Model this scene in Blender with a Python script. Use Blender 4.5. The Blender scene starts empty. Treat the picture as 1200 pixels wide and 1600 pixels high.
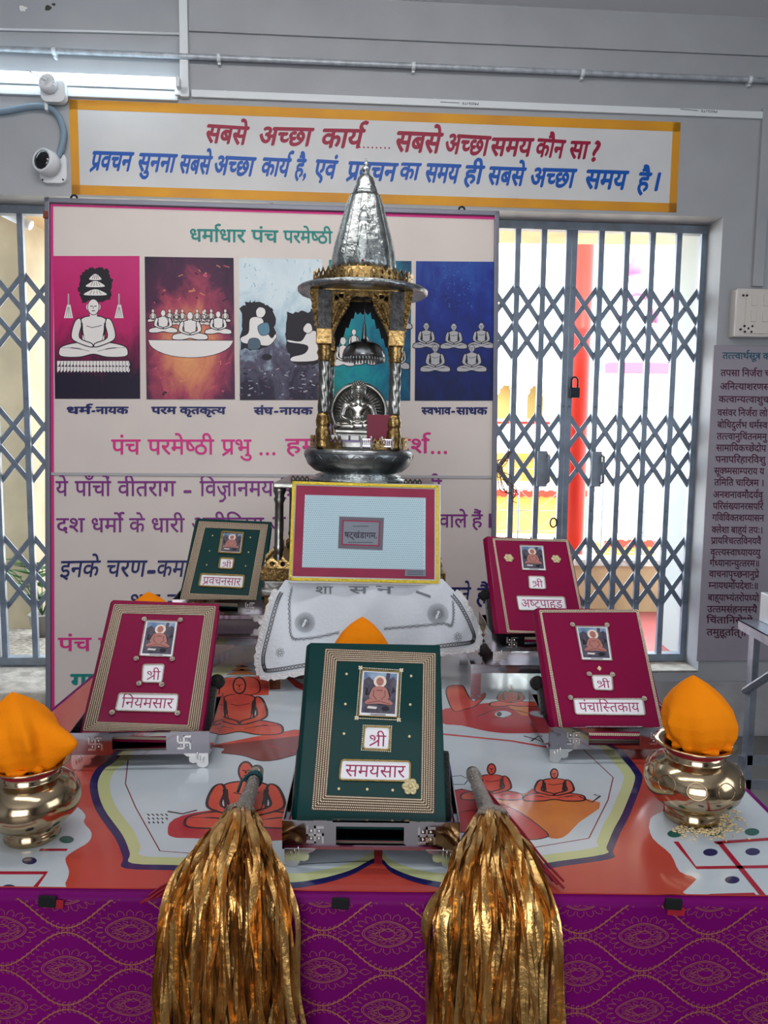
import bpy, bmesh, math, random
from math import sin, cos, tan, pi, radians, sqrt, atan2, floor
from mathutils import Vector, Matrix, noise
from mathutils.geometry import tessellate_polygon
random.seed(7)
scene = bpy.context.scene
COL = scene.collection

# ------------------------------------------------------------------ camera
CAM_H, PITCH, ROLL = 1.45, 6.0, 0.66
cam_data = bpy.data.cameras.new('camera')
cam_data.sensor_fit = 'VERTICAL'; cam_data.sensor_height = 36.0; cam_data.lens = 27.0
cam_data.clip_start = 0.05; cam_data.clip_end = 200
cam = bpy.data.objects.new('camera', cam_data); COL.objects.link(cam)
CAM_M = Matrix.Translation((0, 0, CAM_H)) @ Matrix.Rotation(radians(90 - PITCH), 4, 'X') @ Matrix.Rotation(radians(ROLL), 4, 'Z')
cam.matrix_world = CAM_M
scene.camera = cam

# ------------------------------------------------------------------ world, sun, room light, exposure
scene.view_settings.view_transform = 'Standard'
scene.view_settings.look = 'None'
scene.view_settings.gamma = 1.0
scene.view_settings.use_curve_mapping = False
scene.view_settings.exposure = 0.75
world = bpy.data.worlds.new('world'); scene.world = world; world.use_nodes = True
_bg = world.node_tree.nodes['Background']
_bg.inputs[0].default_value = (0.80, 0.90, 1.0, 1); _bg.inputs[1].default_value = 6.5
sun_d = bpy.data.lights.new('sun', 'SUN'); sun_d.energy = 5.0; sun_d.angle = radians(1.0); sun_d.color = (1.0, 0.95, 0.86)
sun = bpy.data.objects.new('sun', sun_d); COL.objects.link(sun)
sun.rotation_euler = (radians(38), radians(12), 0)

def area_light(name, loc, target, sx, sy, power, color):
    d = bpy.data.lights.new(name, 'AREA'); d.shape = 'RECTANGLE'; d.size = sx; d.size_y = sy
    d.energy = power; d.color = color
    o = bpy.data.objects.new(name, d); COL.objects.link(o)
    o.location = loc
    o.rotation_euler = (Vector(target) - Vector(loc)).to_track_quat('-Z', 'Y').to_euler()
    return o
# daylight through the hall's doorways behind the photographer, then three added fill lights
area_light('doorway_daylight', (-0.6, -3.7, 1.5), (-0.2, 2, 1.3), 3.0, 2.2, 70, (0.97, 0.98, 1.0))
area_light('side_fill_light', (2.75, 0.4, 1.9), (-0.5, 1.6, 0.9), 1.6, 1.4, 12, (0.86, 0.93, 1.0))  # added soft fill from the right, no known window there
area_light('overhead_fill_light', (-0.3, 0.2, 3.2), (-0.1, 1.3, 0.8), 2.4, 0.5, 9, (0.95, 0.98, 1.0))  # added overhead fill to lift the shadows around the table
area_light('banner_fill_light', (-0.4, 1.75, 3.24), (-0.45, 3.3, 0.9), 2.4, 0.25, 17, (1.0, 0.96, 0.92))  # added to brighten the banner and its darker lower part

# ------------------------------------------------------------------ helpers
def lin(c):
    out = []
    for v in c[:3]:
        v = v / 255.0
        out.append(v / 12.92 if v <= 0.04045 else ((v + 0.055) / 1.055) ** 2.4)
    return (out[0], out[1], out[2], 1.0)

MATS = {}
def mat(name, rgb, rough=0.5, metal=0.0, rgb2=None, nscale=8.0, bump=0.0, bscale=40.0, coat=0.0, emit=0.0,
        stretch=(1, 1, 1), ramp=(0.35, 0.7), spec=0.3, trans=0.0, sheen=0.0, alpha=1.0):
    if name in MATS: return MATS[name]
    m = bpy.data.materials.new(name); m.use_nodes = True
    nt = m.node_tree; b = nt.nodes['Principled BSDF']
    b.inputs['Base Color'].default_value = lin(rgb)
    b.inputs['Roughness'].default_value = rough
    b.inputs['Metallic'].default_value = metal
    b.inputs['Specular IOR Level'].default_value = spec
    b.inputs['Coat Weight'].default_value = coat
    b.inputs['Coat Roughness'].default_value = 0.08
    b.inputs['Transmission Weight'].default_value = trans
    b.inputs['Sheen Weight'].default_value = sheen
    b.inputs['Alpha'].default_value = alpha
    if emit:
        b.inputs['Emission Color'].default_value = lin(rgb); b.inputs['Emission Strength'].default_value = emit
    if rgb2 or bump:
        tc = nt.nodes.new('ShaderNodeTexCoord'); mp = nt.nodes.new('ShaderNodeMapping')
        mp.inputs['Scale'].default_value = stretch
        nt.links.new(tc.outputs['Object'], mp.inputs['Vector'])
    if rgb2:
        n = nt.nodes.new('ShaderNodeTexNoise'); n.inputs['Scale'].default_value = nscale; n.inputs['Detail'].default_value = 6
        nt.links.new(mp.outputs[0], n.inputs['Vector'])
        r = nt.nodes.new('ShaderNodeValToRGB')
        r.color_ramp.elements[0].position = ramp[0]; r.color_ramp.elements[1].position = ramp[1]
        r.color_ramp.elements[0].color = lin(rgb); r.color_ramp.elements[1].color = lin(rgb2)
        nt.links.new(n.outputs['Fac'], r.inputs[0]); nt.links.new(r.outputs[0], b.inputs['Base Color'])
    if bump:
        n2 = nt.nodes.new('ShaderNodeTexNoise'); n2.inputs['Scale'].default_value = bscale; n2.inputs['Detail'].default_value = 4
        nt.links.new(mp.outputs[0], n2.inputs['Vector'])
        bp = nt.nodes.new('ShaderNodeBump'); bp.inputs['Strength'].default_value = bump; bp.inputs['Distance'].default_value = 0.01
        nt.links.new(n2.outputs['Fac'], bp.inputs['Height']); nt.links.new(bp.outputs[0], b.inputs['Normal'])
    MATS[name] = m
    return m

def paint_mat(name, stops, nscale=4.0, grad=0.5, axis=1, rough=0.45, center=None, stretch=(1, 1, 1)):
    """artist's paint: colour ramp over noise mixed with the position on the picture"""
    if name in MATS: return MATS[name]
    m = bpy.data.materials.new(name); m.use_nodes = True
    nt = m.node_tree; b = nt.nodes['Principled BSDF']; b.inputs['Roughness'].default_value = rough; b.inputs['Specular IOR Level'].default_value = 0.25
    tc = nt.nodes.new('ShaderNodeTexCoord'); mp = nt.nodes.new('ShaderNodeMapping'); mp.inputs['Scale'].default_value = stretch
    nt.links.new(tc.outputs['Generated'], mp.inputs['Vector'])
    n = nt.nodes.new('ShaderNodeTexNoise'); n.inputs['Scale'].default_value = nscale; n.inputs['Detail'].default_value = 8; n.inputs['Roughness'].default_value = 0.65
    n.inputs['Distortion'].default_value = 0.6
    nt.links.new(mp.outputs[0], n.inputs['Vector'])
    mx = nt.nodes.new('ShaderNodeMix'); mx.data_type = 'FLOAT'; mx.inputs['Factor'].default_value = grad
    nt.links.new(n.outputs['Fac'], mx.inputs['A'])
    if center:
        d = nt.nodes.new('ShaderNodeVectorMath'); d.operation = 'DISTANCE'; d.inputs[1].default_value = (center[0], center[1], 0)
        m2 = nt.nodes.new('ShaderNodeVectorMath'); m2.operation = 'MULTIPLY'; m2.inputs[1].default_value = (1, 1, 0)
        nt.links.new(tc.outputs['Generated'], m2.inputs[0]); nt.links.new(m2.outputs[0], d.inputs[0])
        nt.links.new(d.outputs['Value'], mx.inputs['B'])
    else:
        sp = nt.nodes.new('ShaderNodeSeparateXYZ'); nt.links.new(tc.outputs['Generated'], sp.inputs[0])
        nt.links.new(sp.outputs[axis], mx.inputs['B'])
    r = nt.nodes.new('ShaderNodeValToRGB')
    els = r.color_ramp.elements
    els[0].position = stops[0][0]; els[0].color = lin(stops[0][1])
    els[1].position = stops[-1][0]; els[1].color = lin(stops[-1][1])
    for p, c in stops[1:-1]:
        e = els.new(p); e.color = lin(c)
    nt.links.new(mx.outputs['Result'], r.inputs[0]); nt.links.new(r.outputs[0], b.inputs['Base Color'])
    MATS[name] = m
    return m

ROOTM = {}
def thing(name, label, cat, M=None, group=None):
    """an Empty at the base of a thing; its parts become children"""
    o = bpy.data.objects.new(name, None); COL.objects.link(o); o.empty_display_size = 0.05
    M = M or Matrix.Identity(4)
    o.matrix_world = M; ROOTM[o.name] = M.copy()
    o['label'] = label; o['category'] = cat
    if group: o['group'] = group
    return o
def tag(o, label, cat, group=None):
    o['label'] = label; o['category'] = cat
    if group: o['group'] = group
    return o
def structure(o):
    o['kind'] = 'structure'; return o
def rootm(o):
    return ROOTM.get(o.name, Matrix.Identity(4))
def T(x, y, z): return Matrix.Translation((x, y, z))
def RZ(a): return Matrix.Rotation(radians(a), 4, 'Z')
def RX(a): return Matrix.Rotation(radians(a), 4, 'X')
def RY(a): return Matrix.Rotation(radians(a), 4, 'Y')

def finish(name, me, mats, parent=None, M=None, label=None):
    for m in (mats if isinstance(mats, (list, tuple)) else [mats]): me.materials.append(m)
    o = bpy.data.objects.new(name, me); COL.objects.link(o)
    if parent is not None: o.parent = parent
    if M is not None:
        o.matrix_local = M
    ROOTM[o.name] = (rootm(parent) if parent is not None else Matrix.Identity(4)) @ (M or Matrix.Identity(4))
    if label: o['label'] = label
    return o

class MB:
    """collects shapes into ONE mesh"""
    def __init__(s): s.v = []; s.f = []; s.mi = []; s.sm = []
    def add(s, vs, fs, mi=0, smooth=False, M=None):
        n = len(s.v)
        for p in vs:
            p = Vector(p)
            s.v.append(M @ p if M is not None else p)
        for f in fs:
            s.f.append([n + i for i in f]); s.mi.append(mi); s.sm.append(smooth)
        return s
    def box(s, c, d, mi=0, M=None, bev=0.0):
        if bev > 0:
            bm = bmesh.new(); bmesh.ops.create_cube(bm, size=1)
            for v in bm.verts: v.co = Vector((v.co.x * d[0] + c[0], v.co.y * d[1] + c[1], v.co.z * d[2] + c[2]))
            bmesh.ops.bevel(bm, geom=bm.edges[:] , offset=bev, segments=2, affect='EDGES', profile=0.6)
            bm.verts.index_update()
            s.add([v.co.copy() for v in bm.verts], [[v.index for v in f.verts] for f in bm.faces], mi, False, M)
            bm.free(); return s
        x, y, z = d[0] / 2, d[1] / 2, d[2] / 2
        vs = [(c[0] + i * x, c[1] + j * y, c[2] + k * z) for i in (-1, 1) for j in (-1, 1) for k in (-1, 1)]
        return s.add(vs, [(0, 1, 3, 2), (4, 6, 7, 5), (0, 4, 5, 1), (2, 3, 7, 6), (0, 2, 6, 4), (1, 5, 7, 3)], mi, False, M)
    def lathe(s, prof, seg=32, mi=0, M=None, mod=None, smooth=True, arc=None, cap=True):
        vs = []; fs = []; n = len(prof); full = arc is None
        cnt = seg if full else seg + 1
        for i in range(cnt):
            a = 2 * pi * i / seg if full else arc[0] + (arc[1] - arc[0]) * i / seg
            for j, (r, z) in enumerate(prof):
                k = mod(a, j / (n - 1)) if mod else 1.0
                vs.append((r * k * cos(a), r * k * sin(a), z))
        for i in range(seg):
            i2 = (i + 1) % seg if full else i + 1
            for j in range(n - 1):
                fs.append((i * n + j, i2 * n + j, i2 * n + j + 1, i * n + j + 1))
        if cap and full:
            if prof[0][0] > 1e-5: fs.append([i * n for i in range(seg)][::-1])
            if prof[-1][0] > 1e-5: fs.append([i * n + n - 1 for i in range(seg)])
        return s.add(vs, fs, mi, smooth, M)
    def tube(s, pts, r, seg=8, mi=0, M=None, smooth=True):
        pts = [Vector(p) for p in pts]; n = len(pts); vs = []; fs = []
        rs = r if isinstance(r, (list, tuple)) else [r] * n
        up = None
        for i, p in enumerate(pts):
            t = (pts[min(i + 1, n - 1)] - pts[max(i - 1, 0)]).normalized()
            if up is None:
                up = t.orthogonal().normalized()
            else:
                up = (up - t * up.dot(t));
                up = up.normalized() if up.length > 1e-6 else t.orthogonal().normalized()
            b = t.cross(up)
            for k in range(seg):
                a = 2 * pi * k / seg
                vs.append(p + (up * cos(a) + b * sin(a)) * rs[i])
        for i in range(n - 1):
            for k in range(seg):
                k2 = (k + 1) % seg
                fs.append((i * seg + k, i * seg + k2, (i + 1) * seg + k2, (i + 1) * seg + k))
        fs.append(list(range(seg))[::-1]); fs.append([(n - 1) * seg + k for k in range(seg)])
        return s.add(vs, fs, mi, smooth, M)
    def ball(s, c, r, mi=0, M=None, u=12, w=8):
        rr = r if isinstance(r, (list, tuple)) else (r, r, r)
        vs = [(c[0], c[1], c[2] - rr[2])]; fs = []
        for j in range(1, w):
            p = -pi / 2 + pi * j / w
            for i in range(u):
                a = 2 * pi * i / u
                vs.append((c[0] + rr[0] * cos(p) * cos(a), c[1] + rr[1] * cos(p) * sin(a), c[2] + rr[2] * sin(p)))
        vs.append((c[0], c[1], c[2] + rr[2])); L = len(vs) - 1
        for i in range(u):
            i2 = (i + 1) % u
            fs.append((0, 1 + i2, 1 + i)); fs.append((L, L - u + i, L - u + i2))
            for j in range(w - 2):
                a = 1 + j * u
                fs.append((a + i, a + i2, a + u + i2, a + u + i))
        return s.add(vs, fs, mi, True, M)
    def prism(s, poly, h0, h1, mi=0, M=None, holes=()):
        """2-D outline (x, y) extruded from z=h0 to z=h1"""
        loops = [list(poly)] + [list(h) for h in holes]
        flat = [Vector((p[0], p[1], 0)) for l in loops for p in l]
        tris = tessellate_polygon([[Vector((p[0], p[1], 0)) for p in l] for l in loops])
        n = len(flat)
        vs = [(p.x, p.y, h0) for p in flat] + [(p.x, p.y, h1) for p in flat]
        fs = []
        for t in tris:
            a, b, c = t
            if (flat[b] - flat[a]).cross(flat[c] - flat[a]).z < 0: a, b, c = a, c, b
            fs.append((a + n, b + n, c + n)); fs.append((c, b, a))
        o = 0
        for l in loops:
            m = len(l)
            for i in range(m):
                j = (i + 1) % m
                fs.append((o + i, o + j, o + j + n, o + i + n))
            o += m
        return s.add(vs, fs, mi, False, M)
    def grid(s, fn, nu, nv, mi=0, smooth=True, M=None):
        vs = [fn(i / nu, j / nv) for i in range(nu + 1) for j in range(nv + 1)]
        fs = [(i * (nv + 1) + j, (i + 1) * (nv + 1) + j, (i + 1) * (nv + 1) + j + 1, i * (nv + 1) + j + 1) for i in range(nu) for j in range(nv)]
        return s.add(vs, fs, mi, smooth, M)
    def build(s, name, mats, parent=None, M=None, label=None, world=False):
        """world=True: the collected points are world coordinates, parent is a root placed with a matrix"""
        me = bpy.data.meshes.new(name)
        vs = s.v
        if world and parent is not None:
            inv = rootm(parent).inverted(); vs = [inv @ p for p in vs]
        me.from_pydata([tuple(p) for p in vs], [], s.f)
        me.polygons.foreach_set('material_index', s.mi); me.polygons.foreach_set('use_smooth', s.sm)
        me.update()
        return finish(name, me, mats, parent, M, label)

def catmull(pts, n=6, closed=False):
    P = [Vector((p[0], p[1], p[2] if len(p) > 2 else 0)) for p in pts]; m = len(P); out = []
    rng = range(m) if closed else range(m - 1)
    for i in rng:
        p0 = P[(i - 1) % m] if closed or i > 0 else P[0] * 2 - P[1]
        p1 = P[i]; p2 = P[(i + 1) % m]
        p3 = P[(i + 2) % m] if closed or i + 2 < m else P[-1] * 2 - P[-2]
        for k in range(n):
            t = k / n
            out.append(0.5 * ((2 * p1) + (p2 - p0) * t + (2 * p0 - 5 * p1 + 4 * p2 - p3) * t * t + (3 * p1 - p0 - 3 * p2 + p3) * t ** 3))
    if not closed: out.append(P[-1])
    return out
def sm2(pts, n=6, closed=True): return [(p.x, p.y) for p in catmull(pts, n, closed)]

# sight lines of the camera, to read positions off the photograph on planes of known place
CAMR = CAM_M.to_3x3(); CAMO = Vector((0, 0, CAM_H))
def ray(u, v): return CAMR @ Vector(((u - 600) / 1200, -(v - 800) / 1200, -1.0))
def at_z(u, v, z):
    d = ray(u, v); return CAMO + d * ((z - CAM_H) / d.z)
def at_y(u, v, y):
    d = ray(u, v); return CAMO + d * (y / d.y)

class Art:
    """flat printed or painted artwork on the local XY plane of matrix M (+Z faces the viewer): one mesh, several inks"""
    DZ = 0.00025
    def __init__(s, M, zf=None, base=0.0):
        s.M = M; s.inv = M.inverted(); s.zf = zf; s.base = base
        s.v = []; s.f = []; s.mi = []; s.mats = []; s.layer = 1
    def px(s, u, v):
        o = s.inv @ CAMO; d = (s.inv.to_3x3() @ ray(u, v)); t = -o.z / d.z
        p = o + d * t; return (p.x, p.y)
    def pxs(s, pts): return [s.px(*p) for p in pts]
    def idx(s, m):
        if m not in s.mats: s.mats.append(m)
        return s.mats.index(m)
    def _z(s, x, y, L): return s.base + (s.zf(x, y) if s.zf else 0.0) + L * s.DZ
    bounds = None          # (x0, x1, y0, y1): the sheet the print stops at
    def tris(s, vs, fs, m, L=None, lift=None):
        if s.bounds:
            for t in ((0, -1, s.bounds[0]), (0, 1, s.bounds[1]), (1, -1, s.bounds[2]), (1, 1, s.bounds[3])): vs, fs = clip(vs, fs, t)
            if not fs: return
        L = s.layer if L is None else L; n = len(s.v); k = s.idx(m)
        s.v += [(p[0], p[1], s._z(p[0], p[1], L) + (lift[i] if lift else 0.0)) for i, p in enumerate(vs)]
        for f in fs:
            a, b, c = (Vector(vs[i]) for i in f[:3])
            if (b - a).x * (c - a).y - (b - a).y * (c - a).x < 0: f = list(f)[::-1]
            s.f.append([n + i for i in f]); s.mi.append(k)
    def poly(s, pts, m, L=None):
        t = tessellate_polygon([[Vector((p[0], p[1], 0)) for p in pts]])
        s.tris([(p[0], p[1]) for p in pts], t, m, L)
    def ppoly(s, pts, m, L=None, smooth=0):
        if smooth: pts = sm2(pts, smooth)
        s.poly(s.pxs(pts), m, L)
    def line(s, pts, w, m, L=None, closed=False):
        P = [Vector((p[0], p[1])) for p in pts]; n = len(P)
        if n < 2: return
        ws = w if isinstance(w, (list, tuple)) else [w] * n
        vs = []
        for i in range(n):
            a = P[(i - 1) % n] if closed or i > 0 else P[i]
            b = P[(i + 1) % n] if closed or i < n - 1 else P[i]
            t = (b - a); t = t.normalized() if t.length > 1e-9 else Vector((1, 0))
            nn = Vector((-t.y, t.x)) * ws[i] / 2
            vs += [tuple(P[i] + nn), tuple(P[i] - nn)]
        fs = [(2 * i, 2 * i + 1, 2 * ((i + 1) % n) + 1, 2 * ((i + 1) % n)) for i in range(n if closed else n - 1)]
        s.tris(vs, fs, m, L)
    def pline(s, pts, wpx, m, L=None, closed=False, smooth=0):
        if smooth:
            n0 = len(pts); pts = sm2(pts, smooth, closed)
            if isinstance(wpx, (list, tuple)): wpx = [wpx[min(int(i * n0 / len(pts)), n0 - 1)] for i in range(len(pts))]
        a = s.px(*pts[0]); b = s.px(pts[0][0] + 10, pts[0][1]); k = sqrt((a[0] - b[0]) ** 2 + (a[1] - b[1]) ** 2) / 10
        s.line(s.pxs(pts), [x * k for x in wpx] if isinstance(wpx, (list, tuple)) else wpx * k, m, L, closed)
    def ell(s, c, rx, ry, m, L=None, n=20, rot=0.0):
        s.poly([(c[0] + rx * cos(2 * pi * i / n) * cos(rot) - ry * sin(2 * pi * i / n) * sin(rot), c[1] + rx * cos(2 * pi * i / n) * sin(rot) + ry * sin(2 * pi * i / n) * cos(rot)) for i in range(n)], m, L)
    def pell(s, c, rx, ry, m, L=None, n=20):
        s.poly(s.pxs([(c[0] + rx * cos(2 * pi * i / n), c[1] + ry * sin(2 * pi * i / n)) for i in range(n)]), m, L)
    def text(s, string, p0, p1, h, m, slant=0.0, bold=0.0, L=None, fn=None):
        """p0, p1: head-line ends (pixels, or local when fn is given), h: head line to base line"""
        vs, fs, W, lift = shape_text(string, bold)
        ux, uy = (p1[0] - p0[0]) / W, (p1[1] - p0[1]) / W
        sgn = 1 if fn is None else -1
        out = []
        for x, y in vs:
            d = (0.622 - y) / 0.622 * h
            q = (p0[0] + ux * x - d * slant, p0[1] + uy * x + sgn * d)
            out.append(s.px(*q) if fn is None else q)
        s.tris(out, fs, m, L, lift)
    def build(s, name, parent=None, label=None):
        me = bpy.data.meshes.new(name); me.from_pydata(s.v, [], s.f)
        me.polygons.foreach_set('material_index', s.mi); me.update()
        Mp = rootm(parent) if parent is not None else Matrix.Identity(4)
        return finish(name, me, s.mats, parent, Mp.inverted() @ s.M, label)

# ------------------------------------------------------------------ Devanagari lettering
_G = {}
def glyph(ch, bold):
    k = (ch, bold)
    if k in _G: return _G[k]
    def ev(t, off):
        c = bpy.data.curves.new('t', 'FONT'); c.body = t; c.size = 1; c.resolution_u = 3; c.offset = off
        o = bpy.data.objects.new('t', c); COL.objects.link(o)
        dg = bpy.context.evaluated_depsgraph_get(); e = o.evaluated_get(dg); me = e.to_mesh()
        vs = [(v.co.x, v.co.y) for v in me.vertices]; fs = [list(p.vertices) for p in me.polygons]
        e.to_mesh_clear(); bpy.data.objects.remove(o); bpy.data.curves.remove(c)
        return vs, fs
    vs, fs = ev(ch, bold)
    ref = 'प'
    a = max([v[0] for v in ev(ref, 0)[0]]); b = max([v[0] for v in ev(ch + ref, 0)[0]]) if ch != ' ' else a + 0.26
    _G[k] = (vs, fs, b - a)
    return _G[k]
def clip(vs, fs, test):
    """test = (axis, sign, value): keep sign*(p[axis]-value) <= 0"""
    ax, sg, val = test; ov = []; of = []
    for f in fs:
        P = [vs[i] for i in f]; out = []
        for i in range(len(P)):
            a, b = P[i], P[(i + 1) % len(P)]
            da, db = sg * (a[ax] - val), sg * (b[ax] - val)
            if da <= 0: out.append(a)
            if da * db < 0:
                t = da / (da - db); out.append((a[0] + (b[0] - a[0]) * t, a[1] + (b[1] - a[1]) * t))
        if len(out) >= 3:
            n = len(ov); ov += out
            for i in range(1, len(out) - 1): of.append([n, n + i, n + i + 1])
    return ov, of
CONS = set(chr(c) for c in range(0x915, 0x93A))
NOSTEM = set('टठडढदहछरङळ')
def stroke2(pts, w):
    vs = []; n = len(pts)
    for i in range(n):
        a = pts[max(i - 1, 0)]; b = pts[min(i + 1, n - 1)]
        d = Vector((b[0] - a[0], b[1] - a[1])).normalized() * (w / 2)
        vs += [(pts[i][0] - d.y, pts[i][1] + d.x), (pts[i][0] + d.y, pts[i][1] - d.x)]
    return vs, [[2 * i, 2 * i + 1, 2 * i + 3] for i in range(n - 1)] + [[2 * i, 2 * i + 3, 2 * i + 2] for i in range(n - 1)]
_S = {}
def shape_text(string, bold=0.0):
    if (string, bold) in _S: return _S[(string, bold)]
    if bold > 0:       # a heavier pen: the thin letters drawn again with small shifts
        v, f, w, l = shape_text(string, 0.0); V = []; F = []; LV = []
        for dx, dy in ((0, 0), (bold, 0), (-bold, 0), (0, bold), (0, -bold), (bold * .7, bold * .7), (-bold * .7, -bold * .7)):
            LV += [k + 0.00003 * (len(V) // max(1, len(v))) for k in l]; n = len(V); V += [(x + dx, y + dy) for x, y in v]; F += [[n + i for i in q] for q in f]
        _S[(string, bold)] = (V, F, w, LV); return _S[(string, bold)]
    V = []; F = []; LV = []; pen = 0.0; W8 = 0.082; cnt = [0]
    def put(vs, fs, dx):
        cnt[0] += 1; LV.extend([0.000004 * (cnt[0] % 7)] * len(vs)); n = len(V); V.extend([(x + dx, y) for x, y in vs]); F.extend([[n + i for i in f] for f in fs])
    def stem_left(c):
        vs = glyph(c, bold)[0]
        low = [x for x, y in vs if y < 0.03]
        return (max(low) if low else glyph(c, bold)[2] - 0.06) - W8
    i = 0; s = string
    while i < len(s):
        c = s[i]
        if c in CONS:
            cons = [c]; i += 1; halant = False
            while i < len(s) and s[i] == '्':
                if i + 1 < len(s) and s[i + 1] in CONS: cons.append(s[i + 1]); i += 2
                else: halant = True; i += 1; break
            marks = ''
            while i < len(s) and ('\u093e' <= s[i] <= '\u094c' or s[i] in 'ंँः'): marks += s[i]; i += 1
            reph = False; rak = False
            if len(cons) > 1 and cons[0] == 'र': reph = True; cons = cons[1:]
            if len(cons) > 1 and cons[-1] == 'र': rak = True; cons = cons[:-1]
            if 'ि' in marks:
                g = glyph('ि', bold); put(g[0], g[1], pen); pen += g[2]
            jn = len(cons) > 1 and cons[-1] == 'ञ' and cons[-2] == 'ज'
            if jn: cons = cons[:-1]
            for h in cons[:-1]:
                g = glyph(h, bold)
                if h in NOSTEM:
                    put(g[0], g[1], pen); pen += g[2]; g2 = glyph('्', bold); put(g2[0], g2[1], pen)
                elif h in 'कफ':
                    x = g[2] * 0.74; vs, fs = clip(g[0], g[1], (0, 1, x)); put(vs, fs, pen); pen += x - 0.02
                else:
                    x = stem_left(h); vs, fs = clip(g[0], g[1], (0, 1, x)); put(vs, fs, pen); pen += x - 0.01
            last = cons[-1]; g = glyph(last, bold); vs, fs = g[0], g[1]
            sl = stem_left(last); 
            if rak and last == 'श':
                a = clip(vs, fs, (0, 1, sl)); a = clip(a[0], a[1], (1, -1, 0.30)); b = clip(vs, fs, (0, -1, sl - 0.01))
                put(a[0], a[1], pen); put(b[0], b[1], pen)
                st = stroke2([(sl + 0.03, 0.33), (sl - 0.2, 0.16), (sl - 0.42, 0.02)], W8); put(st[0], st[1], pen)
            elif rak and last == 'त':
                b = clip(vs, fs, (0, -1, sl - 0.01)); a = clip(vs, fs, (1, -1, 0.53)); put(a[0], a[1], pen); put(b[0], b[1], pen)
                for q in ([(sl + 0.02, 0.40), (0.06, 0.40)], [(sl + 0.03, 0.36), (sl - 0.2, 0.18), (sl - 0.42, 0.03)]):
                    st = stroke2(q, W8); put(st[0], st[1], pen)
            else:
                put(vs, fs, pen)
                if rak:
                    q = [(sl + 0.03, 0.24), (sl - 0.14, 0.10), (sl - 0.34, -0.03)] if last not in NOSTEM else [(0.30, 0.02), (0.16, -0.16)]
                    st = stroke2(q, W8); put(st[0], st[1], pen)
                    if last in NOSTEM:
                        st = stroke2([(0.30, 0.02), (0.44, -0.16)], W8); put(st[0], st[1], pen)
                if jn:
                    st = stroke2([(0.22, 0.12), (0.38, 0.06), (0.42, -0.08), (0.30, -0.2), (0.14, -0.22)], W8); put(st[0], st[1], pen)
            pen += g[2]
            for m in marks:
                if m == 'ि': continue
                gm = glyph(m, bold); put(gm[0], gm[1], pen); pen += gm[2]
            if halant:
                g2 = glyph('्', bold); put(g2[0], g2[1], pen)
            if reph:
                st = stroke2([(pen - 0.085, 0.62), (pen - 0.17, 0.72), (pen - 0.15, 0.83), (pen - 0.04, 0.88), (pen + 0.06, 0.85)], W8); put(st[0], st[1], 0)
        else:
            g = glyph(c, bold)
            if c != ' ': put(g[0], g[1], pen)
            pen += g[2]; i += 1
    _S[(string, bold)] = (V, F, pen, LV)
    return _S[(string, bold)]

# ================================================================== THE SETTING
M_WALL = mat('wall_paint', (156, 159, 163), 0.55, rgb2=(147, 150, 155), nscale=3.5, bump=0.05, bscale=25)
M_CEIL = mat('ceiling_paint', (215, 216, 220), 0.7)
M_PLINTH = mat('plinth_paint', (165, 164, 166), 0.6, rgb2=(140, 140, 142), nscale=6)
M_CONC = mat('rough_concrete', (150, 146, 138), 0.85, rgb2=(205, 200, 190), nscale=14, bump=0.4, bscale=60)
M_FLOOR = mat('floor_stone', (120, 118, 116), 0.35, rgb2=(95, 94, 94), nscale=2)
M_PVC = mat('white_pvc', (205, 210, 214), 0.4)
M_GREYP = mat('painted_steel_pipe', (176, 182, 190), 0.35, 0.2, rgb2=(140, 146, 152), nscale=30)
M_BLACK = mat('black_plastic', (14, 14, 18), 0.35)
M_DARK = mat('dark_print', (40, 40, 44), 0.6)

WALL = T(0, 3.5, 0) @ RZ(3.6)                 # local x along the wall, y into it, z up
def wall_plane(n): return WALL @ T(0, -n, 0) @ RX(90)   # local x along, y up, z towards the room
def wpx(u, v, n=0.0):
    A = wall_plane(n); i = A.inverted(); o = i @ CAMO; d = i.to_3x3() @ ray(u, v); p = o + d * (-o.z / d.z)
    return (p.x, p.y)

OPEN_L = (-1.80, -0.50, 0.325, 2.435); OPEN_R = (0.20, 1.522, 0.322, 2.431)
def rect(a): return [(a[0], a[2]), (a[1], a[2]), (a[1], a[3]), (a[0], a[3])]
b = MB(); b.prism([(-3.4, 0), (3.4, 0), (3.4, 3.6), (-3.4, 3.6)], -0.25, 0.0, holes=[rect(OPEN_L), rect(OPEN_R)])
wall_b = structure(b.build('wall_back', M_WALL, M=wall_plane(0)))
for k, (u, v, r_, m_) in enumerate(((75, 13, 5, mat('wall_stain_dark', (60, 58, 56), 0.8)), (84, 7, 3, mat('wall_stain_dark', (60, 58, 56), 0.8)), (36, 13, 6, mat('bare_plaster', (214, 214, 212), 0.8)))):
    A = Art(wall_plane(0.0006)); rnd = random.Random(k)
    A.ppoly([(u + r_ * rnd.uniform(.6, 1.3) * cos(q * pi / 6), v + r_ * rnd.uniform(.5, 1.1) * sin(q * pi / 6)) for q in range(12)], m_); A.build('chipped_paint', wall_b)
b = MB(); b.box((0, -0.4, -0.05), (6.4, 8.6, 0.1)); structure(b.build('floor', M_FLOOR))
b = MB(); b.box((0, -0.4, 3.33), (6.4, 8.6, 0.1)); structure(b.build('ceiling', M_CEIL))
b = MB(); b.box((-3.15, -0.4, 1.65), (0.1, 8.4, 3.3)); structure(b.build('wall_left', M_WALL))
b = MB(); b.box((3.15, -0.4, 1.65), (0.1, 8.4, 3.3)); structure(b.build('wall_right', M_WALL))
b = MB(); b.box((0, -4.45, 1.65), (6.4, 0.1, 3.3)); structure(b.build('wall_front', mat('hall_wall_paint', (104, 94, 108), 0.6)))
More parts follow.
